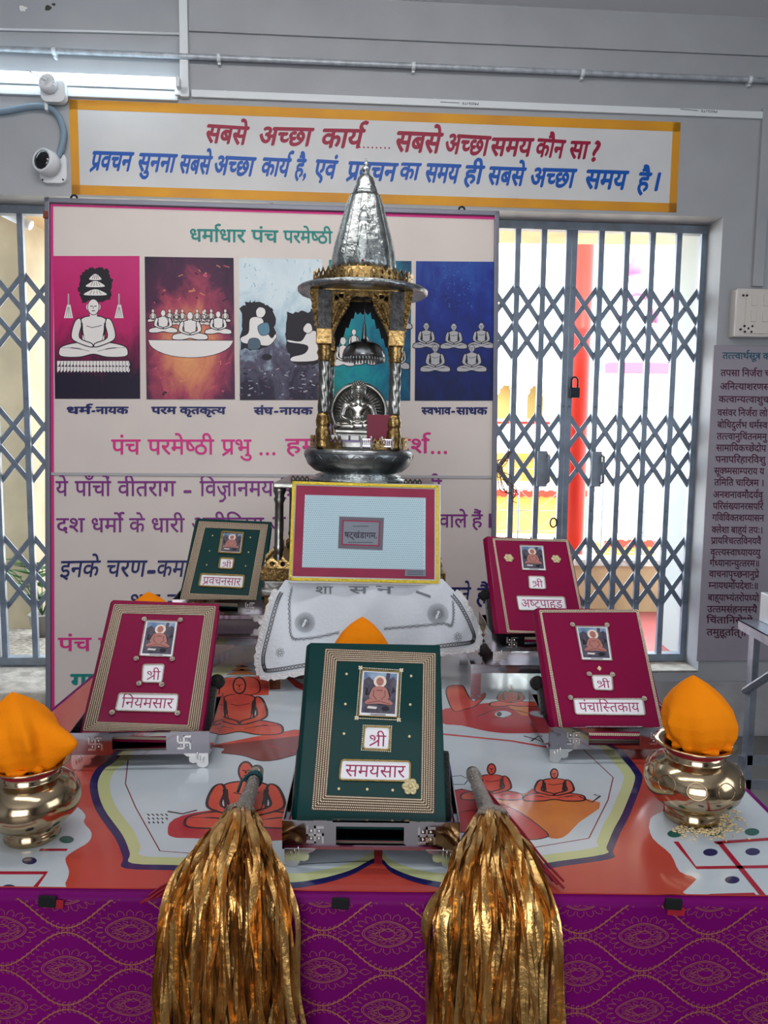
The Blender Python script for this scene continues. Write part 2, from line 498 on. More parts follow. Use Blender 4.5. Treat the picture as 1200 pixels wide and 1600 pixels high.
for nm, (a0, a1) in (('baseboard_left', (-3.0, -0.1)), ('baseboard_right', (1.0, 3.0))):
    b = MB(); b.box(((a0 + a1) / 2, -0.012, 0.135), (a1 - a0, 0.024, 0.27), bev=0.004)
    structure(b.build(nm, M_PLINTH, M=WALL))
b = MB(); b.box(((OPEN_L[0] + OPEN_L[1]) / 2 - 0.1, -0.065, 0.165), (1.6, 0.37, 0.33), bev=0.012)
structure(b.build('trim_1', M_CONC, M=WALL))
b = MB(); b.box(((OPEN_R[0] + OPEN_R[1]) / 2, 0.125, 0.317), (1.32, 0.25, 0.016), bev=0.004)
structure(b.build('trim_2', M_CONC, M=WALL))
# upper moulding and vertical casing
z_m = wpx(800, 72)[1]
b = MB(); b.box((1.2, -0.006, (z_m + 3.5) / 2), (4.1, 0.012, 3.5 - z_m)); structure(b.build('trim_3', M_WALL, M=WALL))
c0 = wpx(290, 155); b = MB(); b.box((c0[0], -0.014, (c0[1] + 3.3) / 2), (0.036, 0.028, 3.3 - c0[1]), bev=0.004)
structure(b.build('trim_4', M_PVC, M=WALL))
c1 = wpx(1193, 170, 0.01); c2 = wpx(1193, 448, 0.01)
b = MB(); b.box((c1[0] + 0.02, -0.01, (c1[1] + c2[1]) / 2), (0.05, 0.02, c1[1] - c2[1]), bev=0.003)
structure(b.build('trim_5', M_WALL, M=WALL))

# ------------------------------------------------------------------ things on the back wall
R_ = WALL
zp = wpx(600, 101, 0.03)[1]
t = thing('conduit_pipe', 'long grey painted conduit pipe clipped across the top of the wall', 'pipe', WALL)
MB().tube([(-3.0, -0.03, zp), (-1, -0.03, zp), (1, -0.03, zp), (3.0, -0.03, zp)], 0.0115, 10).build('pipe', M_GREYP, t)
for u, v in ((85, 85), (342, 93), (646, 105), (910, 116), (1172, 127)):
    s_ = wpx(u, v, 0.03)[0]; b = MB()
    b.tube([(s_ - 0.008, -0.03, zp), (s_ + 0.008, -0.03, zp)], 0.0165, 12); b.box((s_, -0.012, zp - 0.004), (0.012, 0.024, 0.04))
    b.build('clamp', M_PVC, t)
zt = (wpx(320, 152)[1] + wpx(1180, 178)[1]) / 2
t = thing('cable_trunking', 'thin white plastic cable trunking running just above the yellow-bordered sign', 'cable trunking', WALL)
s0 = wpx(300, 150)[0]; b = MB(); b.box(((s0 + 1.72) / 2, -0.008, zt), (1.72 - s0, 0.016, 0.030), bev=0.003)
for sj in (0.0, 0.9): b.box((sj - 0.9 + 0.2, -0.0085, zt), (0.004, 0.0172, 0.031))
b.build('channel', M_PVC, t)
a = Art(wall_plane(0.0165))
for (u, v, u2, v2) in ((748, 164, 688, 162), (1121, 176, 1063, 173)):
    a.text('PRESLITE', (u, v), (u - 26, v - 1), -3.2, M_DARK, bold=0.01)
    a.pline([(u - 30, v - 3), (u2, v2 - 2.6)], 0.9, M_DARK)
a.build('printed_mark', t)
t = thing('cable', 'thin white cable stretched along the wall top at left above the conduit pipe', 'cable', WALL)
pts = [wpx(u, v, 0.008) for u, v in ((-60, 45), (0, 46), (140, 49), (282, 53))]
MB().tube([(p[0], -0.008, p[1]) for p in pts], 0.005, 8).build('cable_run', M_PVC, t)

# tube light
M_TUBE = mat('tube_glow', (222, 244, 255), 0.4, emit=4.0)
t = thing('tube_light', 'lit white LED tube light batten at the top left of the wall', 'light', WALL)
e = wpx(280, 126, 0.05); e2 = wpx(0, 119, 0.05); zl = (e[1] + e2[1]) / 2
L0 = e[0] - 1.22
MB().box(((L0 + e[0]) / 2, -0.014, zl - 0.006), (1.22, 0.028, 0.032), bev=0.004).build('housing', M_PVC, t)
MB().tube([(L0 + 0.03, -0.044, zl), (e[0] - 0.012, -0.044, zl)], 0.0185, 16).build('tube', M_TUBE, t)
for sx in (L0 + 0.012, e[0] - 0.006):
    MB().box((sx, -0.032, zl - 0.002), (0.018, 0.06, 0.042), bev=0.006).build('end_cap', M_PVC, t)
zt2 = wpx(140, 147)[1]
t = thing('wiring_channel', 'white wiring channel under the tube light at left', 'cable trunking', WALL)
MB().box((-1.62, -0.009, zt2), (1.44, 0.018, 0.038), bev=0.003).build('channel', M_PVC, t)
p = wpx(286, 146); MB().box((p[0], -0.014, p[1]), (0.06, 0.028, 0.036), bev=0.004).build('corner_box', M_PVC, t)

# cameras
M_CAMW = mat('camera_white', (205, 208, 212), 0.3, coat=0.3); M_LENS = mat('lens_black', (6, 7, 12), 0.06, coat=1.0)
c = wpx(87, 146, 0.02)
t = thing('motion_sensor', 'round white wall sensor with a thin wire, overlapping the tube light channel', 'sensor', WALL @ T(c[0], -0.0205, c[1]))
def rrect(w, h, r, n=5):
    o = []
    for cx, cy, a0 in ((w / 2 - r, h / 2 - r, 0), (-w / 2 + r, h / 2 - r, 90), (-w / 2 + r, -h / 2 + r, 180), (w / 2 - r, -h / 2 + r, 270)):
        for i in range(n + 1):
            q = radians(a0 + 90 * i / n); o.append((cx + r * cos(q), cy + r * sin(q)))
    return o
MB().prism(rrect(0.10, 0.095, 0.028), 0, 0.035, M=RX(90)).build('base', M_CAMW, t)
b = MB(); b.lathe([(0.036, 0), (0.040, 0.03), (0.038, 0.055), (0.030, 0.066), (0.018, 0.068), (0.017, 0.064), (0.0, 0.064)], 28)
for k in range(9): b.box((0.0385 * cos(0.3 * k - 0.4), 0.0385 * sin(0.3 * k - 0.4), 0.045), (0.006, 0.003, 0.02))
b.build('head', M_CAMW, t, M=T(-0.008, -0.033, 0.012) @ RX(80) @ RY(-14) @ Matrix.Diagonal((.9, .9, .62, 1)))
MB().tube([(-0.014, -0.074, 0.02), (-0.05, -0.09, 0.035), (-0.085, -0.10, 0.05)], 0.0022, 6).build('wire', M_PVC, t)
c = wpx(84, 262)
t = thing('dome_camera', 'white turret security camera with black lens face, left of the yellow border', 'security camera', WALL @ T(c[0], 0, c[1]))
MB().prism(rrect(0.112, 0.125, 0.03), 0, 0.022, M=T(0.004, 0, -0.006) @ RX(90)).build('base', M_CAMW, t)
b = MB(); b.lathe([(0.052, 0), (0.054, 0.02), (0.050, 0.05), (0.043, 0.056), (0.040, 0.052), (0, 0.052)], 32)
Mh = T(-0.006, -0.02, 0.004) @ RX(84) @ RY(-22)
b.build('housing', M_CAMW, t, M=Mh)
MB().ball((0, 0, 0.050), (0.041, 0.041, 0.012)).build('lens', M_LENS, t, M=Mh)
for q in ((0.045, 0.05), (0.045, -0.055), (-0.04, -0.058)):
    MB().tube([(q[0], -0.021, q[1]), (q[0], -0.0235, q[1])], 0.004, 8).build('screw', M_BLACK, t)
M_HOSE = mat('grey_conduit_hose', (112, 132, 148), 0.4, bump=0.15, bscale=120)
t = thing('flexible_conduit', 'grey-blue flexible conduit curving down into the dome camera', 'conduit', WALL)
pts = [wpx(u, v, 0.02) for u, v in ((-80, 178), (0, 175), (40, 168), (72, 167), (90, 180), (99, 205), (97, 228), (91, 246))]
MB().tube([(p.x, -0.02, p.y) for p in catmull(pts, 6)], 0.0135, 12).build('hose', M_HOSE, t)
p = wpx(74, 167, 0.02); MB().box((p[0], -0.018, p[1]), (0.014, 0.036, 0.038), bev=0.004).build('clip', M_CAMW, t)

# painted slogan
M_YEL = mat('yellow_paint', (205, 145, 28), 0.5, rgb2=(190, 130, 40), nscale=5); M_SIGN = mat('sign_white', (196, 197, 198), 0.5, rgb2=(186, 188, 190), nscale=4)
M_CRIM = mat('crimson_paint', (138, 14, 52), 0.45); M_BLUE = mat('blue_paint', (4, 76, 160), 0.45)
t = thing('painted_slogan', 'painted wall slogan in crimson and blue lettering inside a yellow border', 'sign', wall_plane(0.0))
a = Art(wall_plane(0.0004)); X0, X1 = wpx(110, 228)[0], wpx(1060, 264)[0]; Z0, Z1 = 2.444, 2.832
a.poly([(X0, Z0), (X1, Z0), (X1, Z1), (X0, Z1)], M_SIGN); a.build('sign_field', t)
a = Art(wall_plane(0.0012)); w = 0.040
for q in ([(X0, Z0), (X1, Z0), (X1, Z0 + w), (X0, Z0 + w)], [(X0, Z1 - w), (X1, Z1 - w), (X1, Z1), (X0, Z1)], [(X0, Z0), (X0 + 0.035, Z0), (X0 + 0.035, Z1), (X0, Z1)], [(X1 - 0.035, Z0), (X1, Z0), (X1, Z1), (X1 - 0.035, Z1)]):
    a.poly(q, M_YEL)
a.build('yellow_border', t, 'yellow painted border')
B_ = 0.03
a = Art(wall_plane(0.0014))
a.text('सबसे', (325, 195), (389, 199), 27, M_CRIM, 0.22, B_); a.text('अच्छा', (408, 199), (490, 201), 27, M_CRIM, 0.22, B_); a.text('कार्य', (506, 202), (570, 203), 28, M_CRIM, 0.22, B_)
for i in range(8): a.pell((562 + 6.6 * i, 230 + 0.2 * i), 1.4, 1.4, M_CRIM)
a.text('सबसे', (622, 206), (692, 209), 30, M_CRIM, 0.22, B_); a.text('अच्छा', (699, 210), (767, 214), 29, M_CRIM, 0.22, B_); a.text('समय', (770, 216), (834, 217), 27, M_CRIM, 0.22, B_)
a.text('कौन', (841, 217), (884, 220), 27, M_CRIM, 0.22, B_); a.text('सा', (893, 221), (922, 222), 26, M_CRIM, 0.22, B_); a.text('?', (927, 223), (940, 224), 28, M_CRIM, 0.22, B_)
a.build('crimson_line', t, 'crimson painted line of lettering')
a = Art(wall_plane(0.0014))
for s_, p0, p1, h in (('प्रवचन', (146, 237), (209, 239), 28), ('सुनना', (219, 240), (277, 242), 27), ('सबसे', (284, 243), (332, 245), 27), ('अच्छा', (338, 244), (400, 247), 28), ('कार्य', (412, 247), (455, 249), 27), ('है,', (465, 249), (484, 250), 27), ('एवं', (495, 250), (528, 252), 27),
                      ('प्रवचन', (546, 253), (622, 256), 27), ('का', (628, 255), (658, 256), 25), ('समय', (668, 256), (720, 258), 28), ('ही', (729, 259), (757, 260), 27), ('सबसे', (766, 261), (822, 263), 27), ('अच्छा', (832, 263), (901, 265), 28), ('समय', (918, 266), (982, 268), 28), ('है', (1000, 270), (1018, 271), 28), ('।', (1022, 270), (1036, 271), 27)):
    a.text(s_, p0, p1, h, M_BLUE, 0.22, B_)
a.build('blue_line', t, 'blue painted line of lettering')

# switchboard
M_SW = mat('switch_plastic', (196, 190, 184), 0.3, coat=0.3)
c0 = wpx(1152, 450, 0.06); c1_ = wpx(1148, 526, 0.06)
sw = 0.36; hz = c0[1] - c1_[1]
t = thing('switchboard', 'cream plastic switchboard box with sockets at the right edge of the wall', 'switchboard', WALL @ T(c0[0] + sw / 2, 0, (c0[1] + c1_[1]) / 2))
MB().box((0, -0.03, 0), (sw, 0.06, hz), bev=0.008).build('box', M_SW, t)
MB().box((0.015, -0.062, 0), (sw - 0.055, 0.006, hz - 0.03), bev=0.002).build('faceplate', M_SW, t)
for i in range(5):
    for j in range(2):
        MB().box((-0.10 + 0.055 * i, -0.066, 0.055 - 0.07 * j), (0.026, 0.007, 0.05), bev=0.002).build('switch', M_SW, t)
b = MB()
for dx, dz in ((-0.12, -0.07), (-0.105, -0.085), (-0.135, -0.085), (-0.102, -0.06), (-0.138, -0.06), (-0.152, 0.075), (-0.135, 0.075), (-0.155, -0.075)):
    b.tube([(dx, -0.062, dz), (dx, -0.0662, dz)], 0.005, 8)
b.build('socket_holes', M_BLACK, t)

# inscription panel
M_PANEL = mat('panel_paint', (148, 142, 152), 0.55, rgb2=(138, 133, 144), nscale=5); M_MAR = mat('maroon_ink', (70, 22, 52), 0.55); M_TEALD = mat('dark_teal_ink', (12, 78, 96), 0.5)
t = thing('inscription_panel', 'grey wall panel painted with maroon scripture lines beside the right gate', 'panel', wall_plane(0.0))
c0 = wpx(1116, 539, 0.01)
MB().box((c0[0] + 0.45, (c0[1] + 0.372) / 2, 0.005), (0.9, c0[1] - 0.372, 0.010), bev=0.002).build('slab', M_PANEL, t)
lines = ['तत्त्वार्थसूत्र का', 'तपसा निर्जरा च', 'अनित्याशरणसं', 'कत्वान्यत्वाशुच', 'वसंवर निर्जरा लो', 'बोधिदुर्लभ धर्मस्व', 'तत्त्वानुचिंतनमनु', 'सामायिकच्छेदोप', 'पनापरिहारविशु', 'सूक्ष्मसाम्पराय य', 'तमिति चारित्रम ।', 'अनशनावमौदर्यवृ', 'परिसंख्यानरसपरि',
         'गविविक्तशय्यासन', 'क्लेशा बाह्यं तपः।', 'प्रायश्चित्तविनयवै', 'वृत्त्यस्वाध्यायव्यु', 'र्गध्यानान्युत्तरम॥', 'वाचनापृच्छनानुप्रे', 'म्नायधर्मोपदेशाः॥', 'बाह्याभ्यंतरोपध्यो', 'उत्तमसंहननस्यै', 'चिंतानिरोधो', 'तमुहूर्तात्॥']
ys = [551, 578, 599, 619, 640, 659, 677, 695, 713, 731, 749, 768, 786, 804, 823, 840, 858, 875, 892, 910, 929, 947, 964, 983]
xs = [1129, 1126, 1125, 1123, 1121, 1121, 1120, 1119, 1118, 1116, 1116, 1114, 1114, 1113, 1112, 1111, 1110, 1109, 1108, 1107, 1106, 1105, 1104, 1104]
a = Art(wall_plane(0.0104))
for s_, y_, x_ in zip(lines, ys, xs):
    W_ = shape_text(s_, 0.02)[2]; h = 9.6
    wd = {'तमुहूर्तात्॥': 62, 'चिंतानिरोधो': 72}.get(s_, min(max(W_ * 12.5, 78), 104))
    a.text(s_, (x_, y_), (x_ + wd, y_ + 1), h, M_TEALD if y_ == 551 else M_MAR, 0.0, 0.02)
a.build('lettering', t, 'maroon painted scripture lettering')

# ------------------------------------------------------------------ folding gates
M_GATE = mat('gate_steel', (122, 134, 150), 0.38, 0.35, rgb2=(98, 110, 124), nscale=12)
M_GATED = mat('gate_rail', (126, 138, 152), 0.45, 0.3, rgb2=(112, 120, 128), nscale=18)
ZN = ((2.141, 1.970, 1.797), (1.544, 1.370, 1.194), (0.945, 0.770, 0.596))
strip_me = {}
def folding_gate(label, leaves, zb, zt_, s0, s1):
    t = thing('folding_gate', label, 'gate', WALL @ T(0, 0.16, 0))
    MB().box(((s0 + s1) / 2, 0.0, zt_ - 0.022), (s1 - s0, 0.045, 0.036)).build('top_rail', M_GATED, t)
    MB().box(((s0 + s1) / 2, 0.0, zb + 0.02), (s1 - s0, 0.05, 0.036)).build('bottom_rail', M_GATED, t)
    bar = None
    for leaf in leaves:
        n = len(leaf)
        for x in leaf:
            if bar is None:
                b = MB(); hb = zt_ - zb - 0.04
                b.box((0, -0.016, 0), (0.025, 0.004, hb)); b.box((-0.0105, -0.006, 0), (0.004, 0.02, hb)); b.box((0.0105, -0.006, 0), (0.004, 0.02, hb))
                for z in (0.75, 0.2, -0.3, -0.75): b.ball((0, -0.018, z), 0.005, u=8, w=6)
                bar = b.build('bar', M_GATE, t); bar.location = (x, 0, (zb + zt_) / 2); continue
            o = bar.copy(); COL.objects.link(o); o.parent = t; o.location = (x, 0, (zb + zt_) / 2)
        for band in ZN:
            for sg in (1, -1):
                for i in range(-1, n - 1):
                    pts = []
                    for k in range(3):
                        if 0 <= i + k < n: pts.append((leaf[i + k], band[k] if sg > 0 else band[2 - k]))
                    if len(pts) < 2: continue
                    (xa, za), (xb, zb_) = pts[0], pts[-1]
                    L = sqrt((xb - xa) ** 2 + (zb_ - za) ** 2); key = round(L, 2)
                    if key not in strip_me:
                        o = MB().box((0, 0, 0), (L + 0.02, 0.004, 0.023)).build('lattice_strip', M_GATE, t); strip_me[key] = o.data
                    else:
                        o = bpy.data.objects.new('lattice_strip', strip_me[key]); COL.objects.link(o); o.parent = t
                    o.matrix_local = T((xa + xb) / 2, 0.004 if sg > 0 else 0.010, (za + zb_) / 2) @ Matrix.Rotation(-atan2(zb_ - za, xb - xa), 4, 'Y')
    return t
gr = folding_gate('grey folding lattice gate in the right doorway, padlocked at its double bar', [[0.245, 0.37, 0.497, 0.62, 0.743, 0.860], [0.888, 1.016, 1.139, 1.261, 1.388, 1.508]], 0.327, 2.431, 0.205, 1.52)
for sx in (0.775, 1.04):
    b = MB(); b.box((sx - 0.012, -0.03, 1.28), (0.05, 0.012, 0.17), bev=0.004); b.tube([(sx + 0.012, -0.02, 1.35), (sx + 0.012, -0.06, 1.34), (sx + 0.012, -0.06, 1.22), (sx + 0.012, -0.02, 1.21)], 0.007, 8)
    b.build('pull_handle', M_GATED, gr)
b = MB(); b.tube([(0.83 + 0.016 * cos(k * pi / 8), -0.024, 1.02 + 0.022 * sin(k * pi / 8)) for k in range(17)], 0.004, 6); b.build('ring', M_BLACK, gr)
gl = folding_gate('grey folding lattice gate in the left doorway, half hidden by the banner', [[-1.775, -1.635, -1.495, -1.37, -1.245, -1.12], [-1.09, -0.965, -0.84, -0.715, -0.60, -0.515]], 0.33, 2.435, -1.795, -0.505)
M_LOCK = mat('padlock_iron', (38, 42, 48), 0.4, 0.7)
p = wpx(897, 607, -0.13)
t = thing('padlock', 'dark iron padlock hanging on the double bar of the right gate', 'padlock', WALL @ T(p[0], 0.125, p[1] - 0.02))
MB().box((0, 0, 0), (0.048, 0.022, 0.05), bev=0.005).build('body', M_LOCK, t)
MB().tube([(-0.015, 0, 0.02)] + [(0.015 * -cos(k * pi / 8), 0, 0.055 + 0.018 * sin(k * pi / 8)) for k in range(9)] + [(0.015, 0, 0.02)], 0.0045, 8).build('shackle', M_LOCK, t)
M_WIRE = mat('brown_wire', (96, 78, 66), 0.5)
p = wpx(797, 712, -0.12)
t = thing('tied_wires', 'tangle of brown wires tied to the right gate next to the banner', 'wires', WALL @ T(p[0], 0.12, p[1]))
for k in range(7):
    rnd = random.Random(k + 3)
    pts = [(0.012 * rnd.uniform(-1, 1), 0, 0.02), (-0.04 * rnd.uniform(.3, 1), -0.012, -0.01 - 0.03 * rnd.random()), (-0.075 * rnd.uniform(.5, 1), -0.02, -0.08 * rnd.uniform(.4, 1)), (-0.03 + 0.04 * rnd.uniform(-1, 1), -0.015, -0.12 * rnd.uniform(.8, 1.3)), (0.02 * rnd.uniform(-1, 2), -0.01, -0.17 * rnd.uniform(.8, 1.2)), (0.06 * rnd.uniform(-.2, 1), -0.014, -0.21 * rnd.uniform(.8, 1.1))]
    MB().tube(catmull(pts, 5), 0.0022, 6).build('wire', M_WIRE, t)

# ------------------------------------------------------------------ outside, beyond the gates
M_CREAM = mat('cream_render', (238, 226, 205), 0.8, rgb2=(222, 208, 184), nscale=3); M_WHITEX = mat('white_render', (240, 240, 236), 0.8)
M_REDP = mat('vermilion_paint', (168, 40, 28), 0.4, spec=0.15); M_TERR = mat('red_terrace', (150, 78, 76), 0.35, rgb2=(128, 60, 62), nscale=3)
M_BEIGE = mat('beige_render', (176, 150, 112), 0.8, rgb2=(152, 130, 96), nscale=4); M_PINK = mat('pink_paint', (190, 66, 104), 0.6); M_OCH = mat('ochre_paint', (188, 128, 56), 0.7)
M_GRAVEL = mat('gravel', (150, 142, 130), 0.9, rgb2=(90, 86, 78), nscale=40, bump=0.6, bscale=60)
M_SHEET = mat('pale_green_sheet', (138, 176, 180), 0.5); M_ROD = mat('grey_rod', (120, 132, 142), 0.5, 0.3)
b = MB(); b.box((0.7, 4.6, 0.19), (3.4, 1.7, 0.1)); structure(b.build('floor_terrace', M_TERR))
b = MB(); b.box((0, 18.5, -0.05), (40, 27, 0.1)); structure(b.build('ground', M_CREAM))
b = MB(); b.box((-2.6, 4.75, 0.2), (3.2, 2.0, 0.1)); structure(b.build('ground_gravel', M_GRAVEL))
b = MB(); b.box((0.4, 4.38, 2.74), (5.4, 1.25, 0.2)); structure(b.build('ceiling_porch', M_BEIGE))
pp = at_y(1052, 700, 4.3); b = MB(); b.box((pp.x + 0.16, 4.2, 1.65), (0.30, 0.36, 2.9)); structure(b.build('wall_porch', mat('porch_white', (150, 158, 156), 0.8)))
pl = at_y(42, 650, 4.5); b = MB(); b.box((pl.x - 1.0, 4.7, 1.55), (2.0, 0.4, 3.0)); structure(b.build('wall_yard', mat('yard_render', (166, 152, 126), 0.8, rgb2=(146, 134, 110), nscale=4)))
t = thing('parapet', 'low beige parapet with grey coping beyond the right gate', 'parapet', T(1.2, 5.25, 0.24))
MB().box((0, 0, 0.16), (3.0, 0.16, 0.32)).build('wall_body', M_BEIGE, t); MB().box((0, 0, 0.34), (3.05, 0.22, 0.04)).build('coping', M_CONC, t)
pc = at_y(903, 620, 5.6)
t = thing('porch_column', 'round vermilion column standing outside the right gate', 'column', T(pc.x, 5.6, 0))
MB().lathe([(0.078, -0.2), (0.078, 2.86)], 28).build('shaft', M_REDP, t); MB().box((0, 0, 0.0), (0.24, 0.24, 0.3)).build('plinth', M_BEIGE, t)
t = thing('railing', 'thin grey rod railing with V-shaped rods beyond the parapet', 'railing', T(0, 6.2, 0))
rz0, rz1 = at_y(1000, 895, 6.2).z, at_y(1000, 735, 6.2).z
for k in range(6):
    z = rz0 + (rz1 - rz0) * k / 5; MB().tube([(0.6, 0, z), (3.2, 0, z)], 0.004, 6).build('rod', M_ROD, t)
for k in range(8):
    x = 0.75 + 0.34 * k; MB().tube([(x, 0, rz0 - 0.2), (x, 0, rz1)], 0.007, 6).build('post', M_ROD, t)
for k in range(7):
    b = MB(); x = 0.92 + 0.34 * k
    for j in range(5):
        z = rz0 + (rz1 - rz0) * j / 5; b.tube([(x - 0.16, 0, z + 0.16), (x, 0, z + 0.02), (x + 0.16, 0, z + 0.16)], 0.003, 5)
    b.build('v_rods', M_ROD, t)
# far building with arches
t = thing('courtyard_building', 'cream courtyard building with scalloped arches across the yard', 'building', T(2.0, 12.0, 0))
def arch(cx, z0, w, h, n=7):
    o = [(cx - w / 2, z0), (cx + w / 2, z0), (cx + w / 2, z0 + h * 0.55)]
    for i in range(1, 2 * n):
        a_ = pi * i / (2 * n); k = 1.0 if i % 2 else 0.86
        o.append((cx + w / 2 * cos(a_) * k, z0 + h * 0.55 + h * 0.45 * sin(a_) * k))
    o.append((cx - w / 2, z0 + h * 0.55)); return o
za = at_y(830, 655, 12).z
xs_a = [at_y(u, 630, 12).x - 2.0 for u in (745, 790, 836, 880, 1005, 1055)]
b = MB(); b.prism([(-4, 0), (5, 0), (5, 4.6), (-4, 4.6)], -0.2, 0.2, M=RX(90), holes=[arch(x, za, 0.32, 0.55) for x in xs_a]); b.build('facade', M_WHITEX, t)
MB().box((0.5, 0.35, za + 0.4), (9, 0.1, 1.2)).build('arcade_wall', mat('pale_ochre', (212, 176, 112), 0.8), t)
MB().box((0.5, -0.24, za - 0.06), (9, 0.08, 0.04)).build('string_course', M_REDP, t)
MB().box((0.5, -0.24, at_y(830, 640, 12).z - 0.75), (9, 0.12, 0.16)).build('ledge', M_OCH, t)
MB().box((-1.0, -0.3, at_y(800, 735, 12).z), (3.4, 0.2, 0.28)).build('lower_band', M_OCH, t)
t = thing('pink_pavilion', 'white rooftop pavilion with pink arches and domes beyond the right gate', 'building', T(at_y(1020, 600, 10).x, 10.0, 0))
zq = at_y(1020, 570, 10).z; zr = at_y(1020, 445, 10).z
MB().prism([(-0.6, zq), (0.6, zq), (0.6, zr), (-0.6, zr)], -0.15, 0.15, M=RX(90), holes=[arch(-0.3, zq + 0.2, 0.36, 0.6), arch(0.22, zq + 0.2, 0.5, 0.66)]).build('arcade', M_WHITEX, t)
b = MB()
for cx, w in ((-0.3, 0.40), (0.22, 0.55)):
    pts = [(cx + w / 2 * cos(pi * k / 12), -0.17, zq + 0.5 + 0.36 * sin(pi * k / 12)) for k in range(13)]; b.tube(pts, 0.022, 6)
b.build('arch_trim', M_PINK, t)
for x, z in ((-0.32, 0.12), (0.30, 0.05)):
    MB().lathe([(0.10, 0), (0.11, 0.06), (0.06, 0.13), (0.02, 0.17), (0.004, 0.26)], 16, M=T(x, 0, zr + z)).build('dome', M_PINK, t)
MB().box((0, -0.2, zq - 0.06), (1.3, 0.2, 0.12)).build('base_band', M_PINK, t)
MB().prism([(-0.75, 0), (0.7, 0), (0.7, zq - 0.1), (-0.75, zq - 0.1)], -0.1, 0.1, M=RX(90)).build('lower_wall', M_CREAM, t)
for x in (-0.6, -0.15, 0.35):
    b = MB(); b.box((x, -0.16, zq - 0.5), (0.09, 0.14, 0.3)); b.box((x, -0.2, zq - 0.62), (0.05, 0.08, 0.1)); b.build('bracket', M_CREAM, t)
p0 = at_y(1028, 560, 8); p1 = at_y(1010, 385, 8)
t = thing('corrugated_sheet', 'pale green corrugated sheet rising behind the pink pavilion', 'sheet', T(p0.x, 10.6, 0))
MB().grid(lambda a_, c: ((a_ - 0.5) * 1.1 - 0.25 * c + 0.1, 0.02 * sin(a_ * 60) + 0.1 * c, 5.3 * c), 120, 2).build('sheet', M_SHEET, t)
for lab, u, v, wd, yy in (('red-fringed ochre awning below the left bars of the right gate', 830, 772, 1.3, 9.0), ('small red-fringed awning right of the vermilion column', 985, 850, 0.55, 8.0)):
    p = at_y(u, v, yy); t = thing('awning', lab, 'awning', T(p.x, yy, p.z))
    MB().box((0, 0.2, -0.25), (wd, 0.3, 0.45)).build('body', M_OCH, t)
    b = MB(); n = int(wd / 0.05)
    for k in range(n): b.box((-wd / 2 + wd * (k + 0.5) / n, 0.0, 0.0 + 0.012 * (k % 2)), (wd / n, 0.05, 0.07))
    b.build('fringe', M_REDP, t)
    for sx in (-1, 1): MB().box((sx * wd * 0.45, 0.2, -p.z / 2 - 0.2), (0.04, 0.04, p.z - 0.4)).build('post', M_ROD, t)
t = thing('yard_pipe', 'pale pipe running slantwise outside at the top of the left gate', 'pipe', T(0, 4.3, 0))
p0 = at_y(-40, 308, 4.3); p1 = at_y(48, 352, 4.3); MB().tube([(p0.x, 0, p0.z), (p1.x, 0, p1.z)], 0.028, 12).build('pipe', M_PVC, t)
M_LEAF = mat('palm_green', (58, 92, 50), 0.5); M_POT = mat('grey_pot', (120, 116, 108), 0.8)
p = at_y(62, 1000, 4.35)
t = thing('potted_palm', 'small green palm outside the left gate', 'plant', T(p.x + 0.02, 4.35, 0.25))
MB().lathe([(0.05, 0), (0.075, 0.12), (0.08, 0.13), (0.07, 0.13), (0.065, 0.11), (0.0, 0.11)], 18).build('pot', M_POT, t)
for k in range(9):
    a0 = k * 2.4; L = 0.42 + 0.05 * (k % 3); b = MB()
    st = [Vector((cos(a0) * L * q * 0.55, sin(a0) * L * q * 0.4, 0.12 + L * (q * 1.15 - 0.5 * q * q))) for q in (0, .2, .4, .6, .8, 1)]
    b.tube(st, 0.003, 5)
    for i in range(1, 6):
        d = (st[i] - st[i - 1]).normalized(); sd = d.cross(Vector((0, 0, 1))).normalized()
        for sgn in (-1, 1):
            tip = st[i] + (sd * sgn * 0.8 + d * 0.6) * 0.11 - Vector((0, 0, 0.03)); w_ = d * 0.012
            b.add([st[i] - w_, st[i] + w_, tip], [(0, 1, 2)])
    b.build('frond', M_LEAF, t)

# ================================================================== THE BANNER
M_BFR = mat('banner_frame_grey', (112, 114, 126), 0.4, 0.3); M_SHEETB = mat('banner_flex', (210, 200, 194), 0.45, rgb2=(202, 193, 188), nscale=3)
M_PINKI = mat('pink_ink', (204, 40, 126), 0.45); M_PURI = mat('purple_ink', (118, 36, 122), 0.45); M_NAVI = mat('navy_ink', (24, 30, 92), 0.45); M_TEAI = mat('teal_ink', (0, 124, 118), 0.45)
M_FIGW = mat('figure_white', (222, 218, 216), 0.5); M_FIGG = mat('figure_grey', (168, 168, 172), 0.5); M_INK = mat('dark_ink', (26, 22, 34), 0.5)
M_BAN = WALL @ T(0, -0.182, 1.35) @ RX(90 - 4.9)
ban = thing('banner', 'large framed printed banner with five religious pictures standing between the two gates', 'banner', M_BAN)
a = Art(M_BAN)
bx0 = (a.px(66, 311)[0] + a.px(78, 1075)[0]) / 2; bx1 = (a.px(782, 330)[0] + a.px(772, 850)[0]) / 2; by1 = a.px(400, 320)[1]; by0 = -1.34
b = MB(); b.box(((bx0 + bx1) / 2, (by0 + by1) / 2, -0.008), (bx1 - bx0 - 0.02, by1 - by0 - 0.02, 0.012)); b.build('banner_sheet', M_SHEETB, ban)
fw = 0.020
b = MB()
for c_, d_ in ((((bx0 + bx1) / 2, by1 - fw / 2, 0), (bx1 - bx0, fw, 0.03)), (((bx0 + bx1) / 2, by0 + fw / 2, 0), (bx1 - bx0, fw, 0.03)), ((bx0 + fw / 2, (by0 + by1) / 2, 0), (fw, by1 - by0, 0.03)), ((bx1 - fw / 2, (by0 + by1) / 2, 0), (fw, by1 - by0, 0.03))):
    b.box(c_, d_, bev=0.003)
